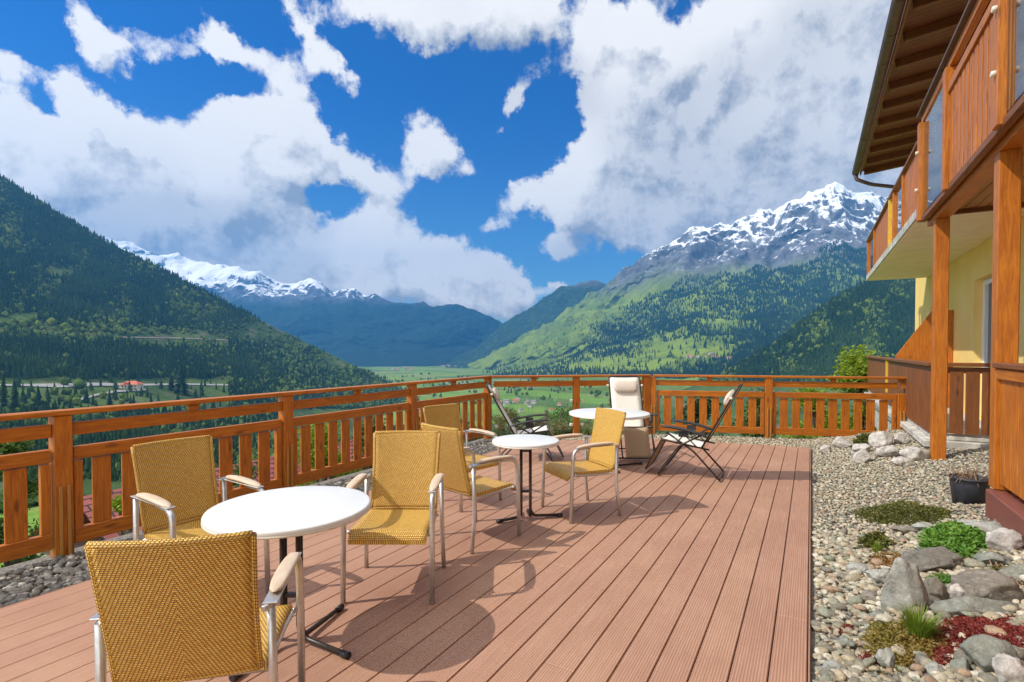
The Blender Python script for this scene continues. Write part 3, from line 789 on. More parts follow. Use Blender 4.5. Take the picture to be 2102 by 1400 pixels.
e = b_.build('deck_edging', M['deck']); e['kind'] = 'structure'
# fence corner points
FA = Vector((FX, -3.5, 0)); FB = G(1006, 893); FB.x = FX; FB.y = 7.86; FC = Vector((-2.60, 9.78, 0)); FD = Vector((1.46, 11.05, 0))
def fence_y(x): return float(np.interp(x, [FX, FC.x, FD.x], [FB.y, FC.y, FD.y]))
def gravel_z(x, y): return -.045+max(0, x-.02)*.175+(.02*fbm(x*2, y*2) if x > .1 else 0)
xs = np.concatenate([np.arange(-5.12, .0, .16), np.arange(.024, 2.9, .12)])
P = np.zeros((70, len(xs), 3))
for i, x in enumerate(xs):
    yf = fence_y(x)+.14 if x < 1.6 else 19.
    for j in range(70):
        y = -3.4+(yf+3.4)*j/69; P[j, i] = (x, y, gravel_z(x, y))
g0 = grid_mesh('gravel_bed', P, M['soil'])
# retaining wall of the terrace
b_ = MB(); pl = [(FX-.12, -3.4), (FX-.12, FB.y+.07), (FC.x-.03, FC.y+.14), (FD.x+.1, FD.y+.14)]
for (p0, p1) in zip(pl, pl[1:]):
    d = Vector((p1[0]-p0[0], p1[1]-p0[1], 0)); nrm = Vector((d.y, -d.x, 0)).normalized()*-.06
    b_.bar((p0[0]-nrm.x, p0[1]-nrm.y, -2.6), (p1[0]-nrm.x, p1[1]-nrm.y, -2.75), .12, 5.0)
rw = b_.build('retaining_wall', M['stonew']); tag(rw, 'low stone retaining wall under the railings at the edge of the terrace', 'wall')

def ico(sub):
    import bmesh
    bm = bmesh.new(); bmesh.ops.create_icosphere(bm, subdivisions=sub, radius=.5)
    V = np.array([v.co[:] for v in bm.verts]); F = np.array([[v.index for v in f.verts] for f in bm.faces]); bm.free(); return V, F
def stone_proto(seed, sub=2):
    V, F = ico(sub); r = np.random.default_rng(seed)
    for _ in range(6):                                   # chip flat facets off
        n_ = r.normal(size=3); n_ /= np.linalg.norm(n_); d = r.uniform(.28, .42); k = V@n_-d; V = V-np.where(k > 0, k, 0)[:, None]*n_
    nz = np.array([mn.noise(Vector(v*3.+seed)) for v in V]); return V*(1+.18*nz[:, None]), F
ST2 = [stone_proto(s_, 2) for s_ in range(6)]; ST1 = [stone_proto(s_+20, 1) for s_ in range(6)]
def stones(name, pts, sizes, protos, m_, label, flat=.6):
    Vs = []; Fs = []; off = 0; pts = np.array(pts); sizes = np.array(sizes)
    for k, (V, F) in enumerate(protos):
        sel = np.arange(k, len(pts), len(protos)); n = len(sel); p = pts[sel]; s_ = sizes[sel]
        dim = np.stack([s_*R_.uniform(.8, 1.35, n), s_*R_.uniform(.7, 1.05, n), s_*R_.uniform(.35, .8, n)*flat/.6], -1)
        X = V[None]*dim[:, None, :]
        a, t_ = R_.uniform(0, 6.283, n), R_.normal(0, .35, n)
        ct, st = np.cos(t_)[:, None], np.sin(t_)[:, None]; y, z = X[..., 1]*ct-X[..., 2]*st, X[..., 1]*st+X[..., 2]*ct
        ca, sa = np.cos(a)[:, None], np.sin(a)[:, None]; x, y = X[..., 0]*ca-y*sa, X[..., 0]*sa+y*ca
        VV = np.stack([x+p[:, 0:1], y+p[:, 1:2], z+p[:, 2:3]], -1).reshape(-1, 3)
        Fs.append((F[None]+(np.arange(n)*len(V))[:, None, None]).reshape(-1, 3)+off); Vs.append(VV); off += len(VV)
    o = np_mesh(name, np.concatenate(Vs), np.concatenate(Fs), m_, smooth=True); o['kind'] = 'stuff'; o['label'] = label; return o
def fill(x0, x1, y0, y1, pitch, smin, smax, inside=None, lift=.0):
    pts = []; sz = []
    y = y0
    while y < y1:
        x = x0
        while x < x1:
            X = x+random.uniform(-.5, .5)*pitch; Y = y+random.uniform(-.5, .5)*pitch
            if (inside is None or inside(X, Y)) and X > x0-.01:
                s_ = smin+(smax-smin)*random.random()**2
                pts.append((X, Y, gravel_z(X, Y)+s_*.12+random.random()*.012+lift)); sz.append(s_)
            x += pitch
        y += pitch
    return pts, sz
p1, s1 = fill(.05, 2.1, 2.3, 5.2, .030, .028, .072); p2, s2 = fill(.06, 1.6, 2.4, 4.6, .11, .06, .11, lambda x, y: random.random() < .75, .012); p1 += p2; s1 += s2
stones('near_gravel', p1, s1, ST2, M['pebble'], 'mixed pale pebbles beside the deck edge in front of the rockery')
p1, s1 = fill(.05, 1.5, 5.2, 11.2, .031, .026, .055, lambda x, y: y < fence_y(x)+.05)
stones('rear_gravel', p1, s1, ST1, M['pebble'], 'pale gravel between the deck and the house')
p1, s1 = fill(1.5, 2.4, 5.2, 8.8, .034, .026, .055)
stones('porch_gravel', p1, s1, ST1, M['pebble'], 'pale gravel under the porch behind the orange post')
p1, s1 = fill(-4.93, -4.26, .3, 7.95, .036, .035, .085, lambda x, y: y < fence_y(x))
stones('strip_gravel', p1, s1, ST1, M['pebbled'], 'dark crushed stone strip between the deck and the left railing')
p1, s1 = fill(-4.9, .05, 7.6, 11., .034, .028, .06, lambda x, y: far_edge(max(x, -4.22))+.05 < y < fence_y(x)+.03 or (x < -4.24 and y < fence_y(x)))
stones('rear_strip_gravel', p1, s1, ST1, M['pebble'], 'pale gravel strip behind the far edge of the deck')

# rocks
def gpx(px, py, z=None):
    zz = .1
    for _ in range(6):
        p = G(px, py, zz); zz = gravel_z(p.x, p.y)
    return p
def rock(px, py, w_px, h_px, m_, label, seed, depth=.8, yaw=0., pointed=False, group=None, cat='rock'):
    """px,py: middle of the visible foot of the rock"""
    p = gpx(px, py); Z = (p-Vector((0, 0, p.z))).dot(FW); k = Z/F0
    w = w_px*k; h = h_px*k*1.05
    V, F = ico(4); r = np.random.default_rng(seed)
    for _ in range(9):
        n_ = r.normal(size=3); n_ /= np.linalg.norm(n_); d = r.uniform(.26, .40); kk = V@n_-d; V = V-np.where(kk > 0, kk, 0)[:, None]*n_
    if pointed: V[:, :2] *= (1-.85*np.clip(V[:, 2:3]+.1, 0, 1)); V[:, 0] -= .15*np.clip(-V[:, 2], 0, 1)
    V = V/np.abs(V).max(0)*.5
    nz = np.array([mn.fractal(Vector(v*5.+seed*3.1), .9, 2., 4) for v in V]); V = V*(1+.15*nz[:, None])
    V = V*np.array((w, w*depth, h*1.35)); V[:, 2] += h*.42
    o = np_mesh('rock', V, F, M[m_], smooth=True); o.location = p+FW*w*depth*.35; o.rotation_euler = (0, 0, YAW+yaw)
    return tag(o, label, cat, group)
rock(1868, 1268, 84, 104, 'rockpale', 'pale grey pointed rock leaning upright, the tallest of the rockery', 1, .6, 0, True)
rock(1946, 1180, 132, 42, 'rockdark', 'dark slate grey flat rock behind the tall pale pointed rock', 2, .6, -.1)
rock(1933, 1240, 48, 46, 'rockbrown', 'small rounded grey brown rock right beside the tall pale rock', 3)
rock(2034, 1246, 150, 54, 'rockbrown', 'wide brown grey sloping rock at the right edge of the rockery', 4, .5, -.3)
rock(1972, 1243, 36, 34, 'rockwhite', 'small cream coloured round stone lying on the wide brown rock', 5)
rock(2020, 1270, 172, 32, 'rockgreen', 'long flat pale green rock above the red stonecrop', 6, .35, -.1)
rock(2048, 1392, 100, 66, 'rockgreen', 'grey green slab rock below the red stonecrop at the bottom right', 7, .6, -.3)
rock(2088, 1420, 70, 56, 'rockwhite', 'cream rock in the bottom right corner', 8)
rock(1828, 1378, 40, 34, 'rockpale', 'fist sized pale rock at the bottom, left of the red stonecrop', 9)
rock(2080, 1138, 66, 40, 'rockwhite', 'cream angular rock under the red brown timber at the right edge', 10)
rock(2038, 1100, 90, 22, 'rockpale', 'thin flat pale stone behind the bright green plant', 11)
rock(1822, 1203, 58, 26, 'rockpale', 'flat oval grey stone left of the tall pale rock', 12)
rock(2060, 1165, 70, 24, 'rockgreen', 'flat grey green stone right of the dark slate rock', 13)
rock(1745, 1335, 46, 20, 'rockgreen', 'flat grey stone lying in the pebbles near the deck edge', 31)
for i, (x, y, w, h, lb) in enumerate([(1738,922,40,22,'white rock nearest the railing on the left of the far rock group'),(1777,932,46,18,'low white rock in front of the small dwarf shrub'),
    (1815,920,46,34,'white rock right of the small dwarf shrub'),(1854,913,36,22,'white rock beside the dark terrace plinth'),(1775,953,44,28,'front white rock of the far group, grey on one side'),
    (1829,942,50,24,'white rock in the middle of the far rock group'),(1887,950,54,28,'white rock left of the tall orange post'),(1700,932,30,16,'small white rock by the far deck corner'),
    (1860,960,44,20,'flat white rock in front of the tall orange post')]):
    rock(x, y, w, h*.95, 'rockwhite', lb, 40+i, .7)

# plants
def leaves(name, centers, size, m_, parent=None, kind=None, up=.5, aspect=1.8, smooth=False):
    """each leaf: a folded quad pair"""
    c = np.array(centers); n = len(c); a = R_.uniform(0, 6.283, n); t_ = R_.uniform(-1, 1, n)*(1-up)+up*R_.uniform(.2, 1, n)
    d = np.stack([np.cos(a)*np.cos(t_), np.sin(a)*np.cos(t_), np.sin(t_)], -1); s_ = np.cross(d, R_.normal(size=(n, 3))); s_ /= np.linalg.norm(s_, axis=1)[:, None]
    sz = (size*R_.uniform(.6, 1.3, n))[:, None]; L = d*sz; Wd = s_*sz/aspect/2; nn = np.cross(d, s_)*sz*.12
    V = np.stack([c, c+L*.5+Wd, c+L+nn*.5, c+L*.5-Wd, c+L*.5-nn], 1).reshape(-1, 3)
    b0 = (np.arange(n)*5)[:, None]; F = np.concatenate([b0+np.array([[0, 1, 2, 4]]), b0+np.array([[0, 4, 2, 3]])])
    o = np_mesh(name, V, F, m_, parent=parent)
    if kind: o['kind'] = kind
    return o
def patch(name, px, py, w_px, h_px, n, hgt, size, m_, label, cat=None, kind=None, group=None):
    pts = []; c0 = gpx(px, py)
    for _ in range(n):
        a = random.uniform(0, 6.283); r = math.sqrt(random.random())*(1 if random.random() < .86 else random.uniform(1, 1.35)); wob = 1+.35*mn.noise(Vector((math.cos(a)*1.6+px, math.sin(a)*1.6, py)))
        x = px+w_px/2*r*math.cos(a)*wob; y = py+h_px/2*r*math.sin(a)*wob
        p = gpx(x, y)
        pts.append((p.x, p.y, p.z+.012+hgt*max(.1, 1-r*r*.8)*random.random()))
    o = leaves(name, pts, size, m_, up=.6)
    return tag(o, label, cat, group, kind)
patch('stonecrop', 2010, 1312, 200, 86, 9000, .03, .018, M['sedumred'], 'dark red stonecrop carpet between the rocks', kind='stuff')
patch('olive_stonecrop', 1850, 1328, 170, 88, 4600, .06, .022, M['sedumorange'], 'olive and rust coloured stonecrop around the grass tuft', kind='stuff')
patch('rust_stonecrop', 1930, 1350, 110, 40, 1500, .025, .018, M['sedumred'], 'thin red stonecrop edge running into the pebbles', kind='stuff')
patch('moss_cushion', 1852, 1062, 176, 44, 3600, .08, .026, M['leafolive'], 'yellow green moss cushion nearest to the black pot', 'plant')
patch('creeping_plant', 1845, 1160, 130, 40, 2200, .03, .02, M['sedumorange'], 'brown green creeping plant left of the dark slate rock', 'plant')
patch('creeping_plant', 2055, 1188, 80, 40, 900, .03, .022, M['leafolive'], 'olive creeping plant right of the dark slate rock', 'plant')
patch('leafy_plant', 1956, 1122, 142, 60, 3000, .13, .042, M['leafbright'], 'bright green leafy plant behind the dark slate rock', 'plant')
patch('leafy_plant', 1797, 1122, 56, 20, 300, .10, .045, M['leafolive'], 'small yellow green plant left of the bright green leafy plant', 'plant')
patch('moss_cushion', 1931, 1197, 62, 16, 700, .04, .02, M['leafbright'], 'small green cushion between the dark slate rock and the tall pale rock', 'plant')
patch('red_seedling', 1786, 1357, 50, 24, 260, .02, .016, M['sedumred'], 'small red stonecrop tuft by the bottom edge left of the pale rock', 'plant')
patch('red_seedling', 1729, 1296, 50, 18, 220, .02, .016, M['sedumred'], 'small red stonecrop tuft in the pebbles by the deck edge', 'plant')
patch('dwarf_shrub', 1776, 912, 44, 10, 900, .15, .05, M['leafolive'], 'low dwarf shrub among the white rocks by the railing', 'shrub')
def blades(name, px, py, rad_, n, h, m_, label, cat):
    c = gpx(px, py); Vs = []; Fs = []
    for i in range(n):
        a = random.uniform(0, 6.283); r = rad_*math.sqrt(random.random()); b0 = c+Vector((r*math.cos(a), r*math.sin(a), 0)); ln = h*random.uniform(.5, 1.1)
        lean = Vector((math.cos(a), math.sin(a), 0))*random.uniform(.1, .6)*ln; s_ = Vector((-math.sin(a), math.cos(a), 0))*.0022; k = len(Vs)
        m1 = b0+lean*.3+UP*ln*.6; m2 = b0+lean+UP*ln*.95
        Vs += [b0-s_, b0+s_, m1+s_, m1-s_, m2+s_*.2, m2-s_*.2]; Fs += [(k, k+1, k+2, k+3), (k+3, k+2, k+4, k+5)]
    return tag(np_mesh(name, np.array([tuple(v) for v in Vs]), np.array(Fs), m_), label, cat)
blades('grass_tuft', 1886, 1318, .045, 420, .17, M['grass'], 'bright green grass tuft in front of the tall pale rock', 'grass tuft')
blades('grass_tuft', 1800, 1135, .03, 60, .09, M['grass'], 'thin grass tuft beside the small yellow green plant', 'grass tuft')

for i, (x, y, w, h, m__, lb) in enumerate([(2000,1082,50,12,'rockpale','small flat pale stone left of the thin flat pale stone'),(2085,1090,60,20,'rockbrown','flat brown stone under the timber kerb'),(1905,1092,44,14,'rockpale','pale flat stone just left of the bright green plant'),(1870,1100,50,14,'rockbrown','brown flat stone between the moss cushion and the bright green plant'),
    (2095,1200,50,30,'rockgreen','grey green stone at the right edge above the wide brown rock'),(1795,1240,40,18,'rockbrown','brown stone left of the foot of the tall pale rock'),(1770,1180,44,16,'rockpale','oval pale stone left of the creeping plant'),(1905,1372,40,18,'rockdark','dark flat stone below the red stonecrop edge'),
    (1930,1390,44,20,'rockpale','pale stone at the bottom edge below the stonecrop'),(1720,1385,50,22,'rockpale','pale stone near the deck edge at the bottom'),(1985,1385,40,26,'rockgreen','grey green stone left of the big slab rock at the bottom'),(1810,1275,40,16,'rockgreen','grey stone in front of the tall pale rock on its left')]):
    rock(x, y, w, h, m__, lb, 60+i, .8)
b_ = MB()
for i in range(26):
    t_ = i/26; p = gpx(2008+70*t_+random.uniform(-12, 12), 1138+62*t_+random.uniform(-8, 8)); q_ = gpx(2008+70*t_+random.uniform(15, 40), 1138+62*t_+random.uniform(10, 34))
    b_.tube([p+UP*.02, (p+q_)/2+UP*random.uniform(.03, .07), q_+UP*.015], .0028, 4, smooth=0)
tag(b_.build('dry_twigs', M['dry']), 'dry reddish twigs lying right of the dark slate rock', 'twigs')
# pot
pp = gpx(1989, 1032)
pt = empty('flower_pot', pp-Vector((0, 0, .02)), 0, 'round black plastic flower pot with a withered plant at the foot of the plank railing', 'flower pot')
MB().lathe([(.115, 0), (.14, .20), (.142, .235), (.15, .24), (.15, .255), (.135, .255), (.13, .21), (.0, .21)], 32).build('pot', M['pot'], pt)
MB().lathe([(.128, .205), (.10, .222), (.02, .228)], 20).build('soil', M['soil'], pt)
b_ = MB()
for i in range(34):
    a = random.uniform(0, 6.28); r = random.uniform(.01, .08); x, y = r*math.cos(a), r*math.sin(a)
    dx, dy = random.uniform(-.14, .14), random.uniform(-.14, .14)
    b_.tube([(x, y, .22), (x+dx*.5, y+dy*.5, .22+random.uniform(.04, .13)), (x+dx*1.2, y+dy*1.2, .22+random.uniform(-.03, .1))], .0022, 4, smooth=0)
b_.build('withered_plant', M['dry'], pt)

# ------------------------------------------------------------------ railings
def strip_pair(par, p, d):
    for k in (-1, 1):
        sd = Vector((d.y, -d.x, 0)); c = p+d*k*.026+sd*.062
        MB().box(c+UP*.24, (.020, .014, .54), (d, sd, UP)).build('bracket', M['lightw'], par, .002)
def post_at(par, p, d, w=.115, h=1.045):
    sd = Vector((d.y, -d.x, 0))
    MB().box(p+UP*(h/2-.02), (w, .105, h+.04), (d, sd, UP)).build('post', M['orange'], par, .004)
def span(par, a, b_, slats=True, inner=0.):
    """one bay of the wooden railing between post centres a and b_"""
    d = (b_-a); L = d.length; d.normalize(); sd = Vector((d.y, -d.x, 0))
    fr = .06
    mid = a+d*L/2
    MB().bar(a+d*fr+UP*.935, b_-d*fr+UP*.935, .045, .10).build('mid_rail', M['orange'], par, .004)
    x = MB(); n0 = 0
    x.prism([(0, 0)]*0 or [(0, 0), (1, 0), (1, 1)], 0, 0) if False else None
    # spacer block, a little wider at the top
    for t_, w_ in ((0, .075), (1, .105)):
        for sx_, sy in ((-1, -1), (1, -1), (1, 1), (-1, 1)):
            x.v.append(mid+d*sx_*w_/2+sd*sy*.022+UP*(.985+.06*t_))
    for fc in ((3,2,1,0),(4,5,6,7),(0,1,5,4),(1,2,6,5),(2,3,7,6),(3,0,4,7)): x.face(list(fc), [(0, 0), (.1, 0), (.1, .1), (0, .1)])
    x.build('spacer', M['orange'], par, .002)
    if slats:
        p = MB(); f = MB()
        s0 = a+d*(fr+.01); s1 = b_-d*(fr+.01)
        f.bar(s0+UP*.745, s1+UP*.745, .055, .10); f.bar(s0+UP*.095, s1+UP*.095, .055, .12)
        for e_, k in ((s0, 1), (s1, -1)): f.box(e_+d*k*.03+UP*.42, (.06, .05, .53), (d, sd, UP))
        f.build('panel_frame', M['orange'], par, .004)
        n = max(3, int(round((L-.3)/.205))); 
        for i in range(n):
            c = a+d*(fr+.10+(L-2*fr-.2)*(i+.5)/n)-sd*.004
            p.box(c+UP*.42, (.128, .022, .53), (d, sd, UP))
        p.build('slats', M['orange'], par, .003)
def handrail(par, a, b_):
    MB().bar(a+UP*1.0675, b_+UP*1.0675, .125, .040).build('handrail', M['orange'], par, .006)
def ray_on(px, A, B):                 # point of the line A-B seen at image column px
    l, _ = ray(px, 760); dr_ = FW+RT*l; d = B-A
    t_ = (A.x*dr_.y-A.y*dr_.x)/(d.y*dr_.x-d.x*dr_.y); return A+d*t_
YD = Vector((0, 1, 0))
lf = empty('railing', (FX, 2, 0), 0, 'long orange brown wooden railing with slats along the left edge of the deck', 'railing')
def P_(par): return par.location.copy()
def reloc(par):                       # parts are built in world space, keep them there
    for c in kids(par): c.location = -par.location
lp = [Vector((FX, -3.2, 0)), Vector((FX, -.9, 0))]+[ray_on(x, FA, FB) for x in (122, 586, 845)]+[Vector((FX, FB.y-.02, 0))]
for i, p in enumerate(lp):
    post_at(lf, p, YD); strip_pair(lf, p, YD)
    if i: span(lf, lp[i-1], p)
handrail(lf, lp[0], lp[-1]+YD*.06); reloc(lf)
gf = empty('glass_railing', FB, 0, 'middle railing section with clear glass panels and orange posts between the two wooden railings', 'railing')
dg = (FC-FB).normalized(); gp = [FB+dg*.04, ray_on(1183, FB, FC), FC-dg*.10]
for i, p in enumerate(gp):
    if i != 0: post_at(gf, p, dg)
    if i: span(gf, gp[i-1], p, False)
handrail(gf, FB+dg*.07, FC-dg*.02)
for i in (0, 1):
    a_, c_ = gp[i]+dg*.10, gp[i+1]-dg*.10
    MB().bar(a_+UP*.455, c_+UP*.455, .008, .80).build('glass_panel', M['glass'], gf)
    for e_, k in ((a_, 1), (c_, -1)):
        for z in (.18, .62): MB().box(e_+dg*k*.0+UP*z+Vector((dg.y, -dg.x, 0))*.02, (.055, .06, .05), (dg, Vector((dg.y, -dg.x, 0)), UP)).build('glass_clamp', M['clamp'], gf, .008)
reloc(gf)
rf = empty('railing', FC, 0, 'sunlit bright orange wooden railing with slats at the right end of the terrace', 'railing')
dd = (FD-FC).normalized(); rp_ = [FC+dd*.03, ray_on(1578, FC, FD), ray_on(1850, FC, FD)]
for i, p in enumerate(rp_):
    post_at(rf, p, dd, .12, 1.045 if i < 2 else .80); strip_pair(rf, p, dd)
    if i: span(rf, rp_[i-1], p)
# the two upper rails run on past the last post
MB().bar(rp_[2]+UP*.935, rp_[2]+dd*.28+UP*.935, .045, .10).build('mid_rail', M['orange'], rf, .004)
MB().box(rp_[2]+UP*1.015, (.09, .044, .06), (dd, Vector((dd.y, -dd.x, 0)), UP)).build('spacer', M['orange'], rf, .002)
handrail(rf, FC+dd*.04, rp_[2]+dd*.3); reloc(rf)

# ------------------------------------------------------------------ apartment house
YV = Vector((0, 1, 0))
def yz(X, px):                        # Y of the point seen at column px on the plane x = X
    l, _ = ray(px, 500); # dir = FW + RT*l ; x = X
    dx = FW.x+RT.x*l; Z = X/dx; return Z*(FW.y+RT.y*l)
bl = empty('apartment_house', (2.5, 10, 0), 0, 'yellow apartment house with orange wooden balconies and dark eaves at the right', 'building')
def part(b_, name, m_, bevel=.0, par=None):
    o = b_.build(name, m_, par or bl, bevel)
    if par is None: o.location = -bl.location
    return o
WX = 2.42; YE = 17.6
# wall with real openings: (y0, y1, z0, z1)
ops = [(9.55, 11.75, .40, 2.74), (6.0, 8.75, .55, 2.80), (14.4, 15.6, .40, 2.55), (1.0, 4.2, .55, 2.8)]
def wall_with(b_, x, y0, y1, z0, z1, holes, t_=.30):
    ys = sorted({y0, y1, *[h[0] for h in holes], *[h[1] for h in holes]})
    for a_, c_ in zip(ys, ys[1:]):
        h = [o_ for o_ in holes if o_[0] <= a_ and o_[1] >= c_]
        seg = [(z0, z1)] if not h else [(z0, h[0][2]), (h[0][3], z1)]
        for s0, s1_ in seg:
            if s1_-s0 > .01: b_.box((x+t_/2, (a_+c_)/2, (s0+s1_)/2), (t_, c_-a_, s1_-s0))
b_ = MB(); wall_with(b_, WX, -3, YE, -.3, 3.36, ops); b_.box((WX+1.8, YE-.15, 1.5), (3.0, .3, 3.7))
uo = [(9.2, 11.2, 3.7, 5.5), (5.2, 7.6, 3.7, 5.5), (12.9, 14.5, 3.7, 5.5), (1, 3.5, 3.7, 5.5)]
wall_with(b_, WX, -3, YE, 3.36, 6.1, uo); b_.box((WX+1.8, YE-.15, 4.73), (3.0, .3, 2.74))
part(b_, 'wall', M['wall'])
for (y0, y1, z0, z1) in ops+uo:
    f = MB(); x = WX+.15
    for yy in (y0+.06, y1-.06, (y0+y1)/2): f.box((x, yy, (z0+z1)/2), (.07, .12, z1-z0-.02))
    for zz in (z0+.05, z1-.05): f.box((x-.002, (y0+y1)/2, zz), (.066, y1-y0-.19, .09))
    w = part(f, 'window', M['winframe'], .004)
    pn = MB().box((x+.02, (y0+y1)/2, (z0+z1)/2), (.012, y1-y0-.1, z1-z0-.1)).build('pane', M['pane'], w)
    cu = MB(); nn = 40
    cu.sheet(lambda u, v: (Vector((x-.012+.0*v, y0+.1+(y1-y0-.2)*u, z0+.1+(z1-z0-.2)*v)), Vector((1, 0, 0)), (u, v)), 4, 2)
    if z0 > .5 and z0 < 1: pass
    cu2 = MB().box((x+.012, y0+(y1-y0)*.27, (z0+z1)/2), (.004, (y1-y0)*.36, z1-z0-.22)).build('curtain', M['curtain'], w)
# balcony slab (far, plastered) and porch ceiling (near, wood)
SX = 1.22; YN = 8.55; YB = 16.0
part(MB().box(((SX+WX)/2, (YN+YB)/2, 3.36), (WX-SX-.002, YB-YN, .12)), 'balcony_slab', M['slab'], .01)
part(MB().box((SX-.012, (YN+YB)/2, 3.37), (.02, YB-YN+.02, .12)), 'slab_edge', M['stonew'])
b_ = MB()
for i in range(9): b_.box((1.42+.11*i+.055, (YN-3)/2, 3.33), (.104, YN+3-.02, .03))
part(b_, 'porch_ceiling', M['ceilw'], .004)
part(MB().box((1.37, (YN-3)/2+.05, 3.235), (.15, YN+3, .17)), 'beam', M['orange'], .006)
part(MB().box((1.30, (YN-3)/2, 3.37), (.085, YN+3, .12)), 'edge_board', M['brownw'], .006)
part(MB().box((1.9, YN-.03, 3.29), (.9, .06, .06)), 'ceiling_trim', M['brownw'])
PX = 1.37
yA = yz(PX-.0, 1932); yB = yz(PX, 2066)
part(MB().box((PX, yA, 1.66), (.14, .14, 2.98)), 'support_post', M['orange'], .006)
part(MB().box((PX, yB, 1.78), (.14, .14, 2.74)), 'support_post', M['orange'], .006)
# upper railing far section
RX = 1.235
def vplanks(y0, y1, z0, z1, X, pitch=.15, w=.120, m_='orange', t_=.024):
    b_ = MB(); n = max(1, int(round((y1-y0)/pitch)))
    for i in range(n): b_.box((X, y0+(y1-y0)*(i+.5)/n, (z0+z1)/2), (t_, w*(y1-y0)/n/pitch, z1-z0))
    return b_
far_r = MB(); far_r.bar((RX, YN+.1, 4.285), (RX, YB, 4.285), .11, .045)
br_ = part(far_r, 'balcony_railing', M['brownw'], .005)
def sub(b_, name, m_, par, bevel=0.): return b_.build(name, m_, par, bevel)
pe = [yz(RX, x) for x in (1862, 1846, 1829, 1800, 1791, 1783)]
for px in (1856, 1837, 1797, 1784): sub(MB().box((RX, yz(RX, px), 3.84), (.08, .08, .86)), 'post', M['orange'], br_, .004)
sub(MB().box((RX, yz(RX, 1829), 3.84), (.09, .12, .86)), 'post', M['yellow'], br_, .004)
sub(vplanks(YN+.1, yz(RX, 1857), 3.46, 4.24, RX), 'planks', M['orange'], br_, .003)
sub(vplanks(yz(RX, 1826), yz(RX, 1799), 3.46, 4.24, RX), 'planks', M['orange'], br_, .003)
sub(MB().box((RX, (yz(RX, 1855)+yz(RX, 1838))/2, 3.84), (.008, yz(RX, 1838)-yz(RX, 1855)-.1, .74)), 'glass_panel', M['glass'], br_)
sub(MB().box((RX, (yz(RX, 1796)+yz(RX, 1785))/2, 3.84), (.008, yz(RX, 1785)-yz(RX, 1796)-.1, .74)), 'glass_panel', M['glass'], br_)
# near section: taller wind screen
nr = MB(); nr.bar((RX, -3, 4.60), (RX, YN+.08, 4.60), .13, .035)
br2 = part(nr, 'balcony_railing', M['gutter'], .004)
sub(MB().bar((RX+.01, -3, 4.53), (RX+.01, YN+.05, 4.53), .06, .09), 'top_rail', M['orange'], br2, .004)
yP = [YN, yz(RX, 1946), yz(RX, 2056), 2.6]
for i, yy in enumerate(yP):
    sub(MB().box((RX, yy, 3.85), (.11, .13, 1.26)), 'post', M['orange'], br2, .005)
    for z in ((3.62, 4.1) if i != 1 else ()): sub(MB().tube([(RX-.05, yy-.02, z), (RX-.085, yy-.02, z)], .024, 12), 'glass_clamp', M['clamp'], br2, .006)
sub(vplanks(yP[2]+.07, yP[1]-.07, 3.268, 4.20, RX, .15, .108, 'orange', .03), 'planks', M['orange'], br2, .004)
sub(MB().bar((RX, yP[2]+.07, 4.25), (RX, yP[1]-.07, 4.25), .07, .09), 'mid_rail', M['orange'], br2, .004)
sub(MB().bar((RX+.01, -3, 3.235), (RX+.01, YN, 3.235), .06, .06), 'bottom_board', M['brownw'], br2, .004)
sub(MB().box((RX, (yP[0]+yP[1])/2, 3.88), (.01, yP[0]-yP[1]-.14, 1.16)), 'glass_panel', M['glass'], br2)
sub(MB().box((RX, (yP[3]+yP[2])/2, 3.88), (.01, yP[2]-yP[3]-.14, 1.16)), 'glass_panel', M['glass'], br2)
# roof: eaves with rafters
EX = 1.02; EZ = 6.02; SL = .10
ax = Vector((1, 0, SL)).normalized(); un = Vector((-SL, 0, 1)).normalized()
b_ = MB(); b_.box(Vector((EX, (YB-3)/2, EZ+.14))+ax*2.3, (4.6, YB+3+.2, .05), (ax, YV, un))
rf_ = part(b_, 'roof', M['greyroof'])
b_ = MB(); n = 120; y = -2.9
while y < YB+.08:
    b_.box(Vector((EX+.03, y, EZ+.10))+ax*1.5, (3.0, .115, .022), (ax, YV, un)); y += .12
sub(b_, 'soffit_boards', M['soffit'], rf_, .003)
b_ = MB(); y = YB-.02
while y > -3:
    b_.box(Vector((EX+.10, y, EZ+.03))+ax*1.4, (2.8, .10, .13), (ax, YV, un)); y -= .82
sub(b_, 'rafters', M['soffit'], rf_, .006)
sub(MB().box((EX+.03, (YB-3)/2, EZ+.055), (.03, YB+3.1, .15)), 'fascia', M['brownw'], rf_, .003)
b_ = MB()
def gut(u, v):
    a = math.pi*(1+u); r = .075
    return Vector((EX-.07+r*math.cos(a), -3+(YB+3.1)*v, EZ+.07+r*math.sin(a))), Vector((math.cos(a), 0, math.sin(a))), (u, v)
b_.sheet(gut, 10, 40, .004)
b_.tube([(EX-.145, -3, EZ+.075), (EX-.145, YB+.1, EZ+.075)], .010, 6)
y = YB
while y > -3: b_.box((EX-.07, y, EZ+.085), (.17, .03, .006)); b_.tube([(EX-.15, y, EZ+.07), (EX-.13, y, EZ+.01), (EX-.07, y, EZ-.014), (EX-.0, y, EZ+.01)], .006, 5, smooth=0); y -= .85
part(b_, 'gutter', M['gutter'])
part(MB().tube([(EX-.07, YB-.02, EZ+.02), (EX-.07, YB-.02, EZ-.12), (EX+.25, YB-.02, EZ-.30), (EX+1.38, YB-.02, EZ-.62), (WX-.06, YB-.02, EZ-.85), (WX-.06, YB-.02, 3.5)], .045, 12), 'downpipe', M['gutter'])
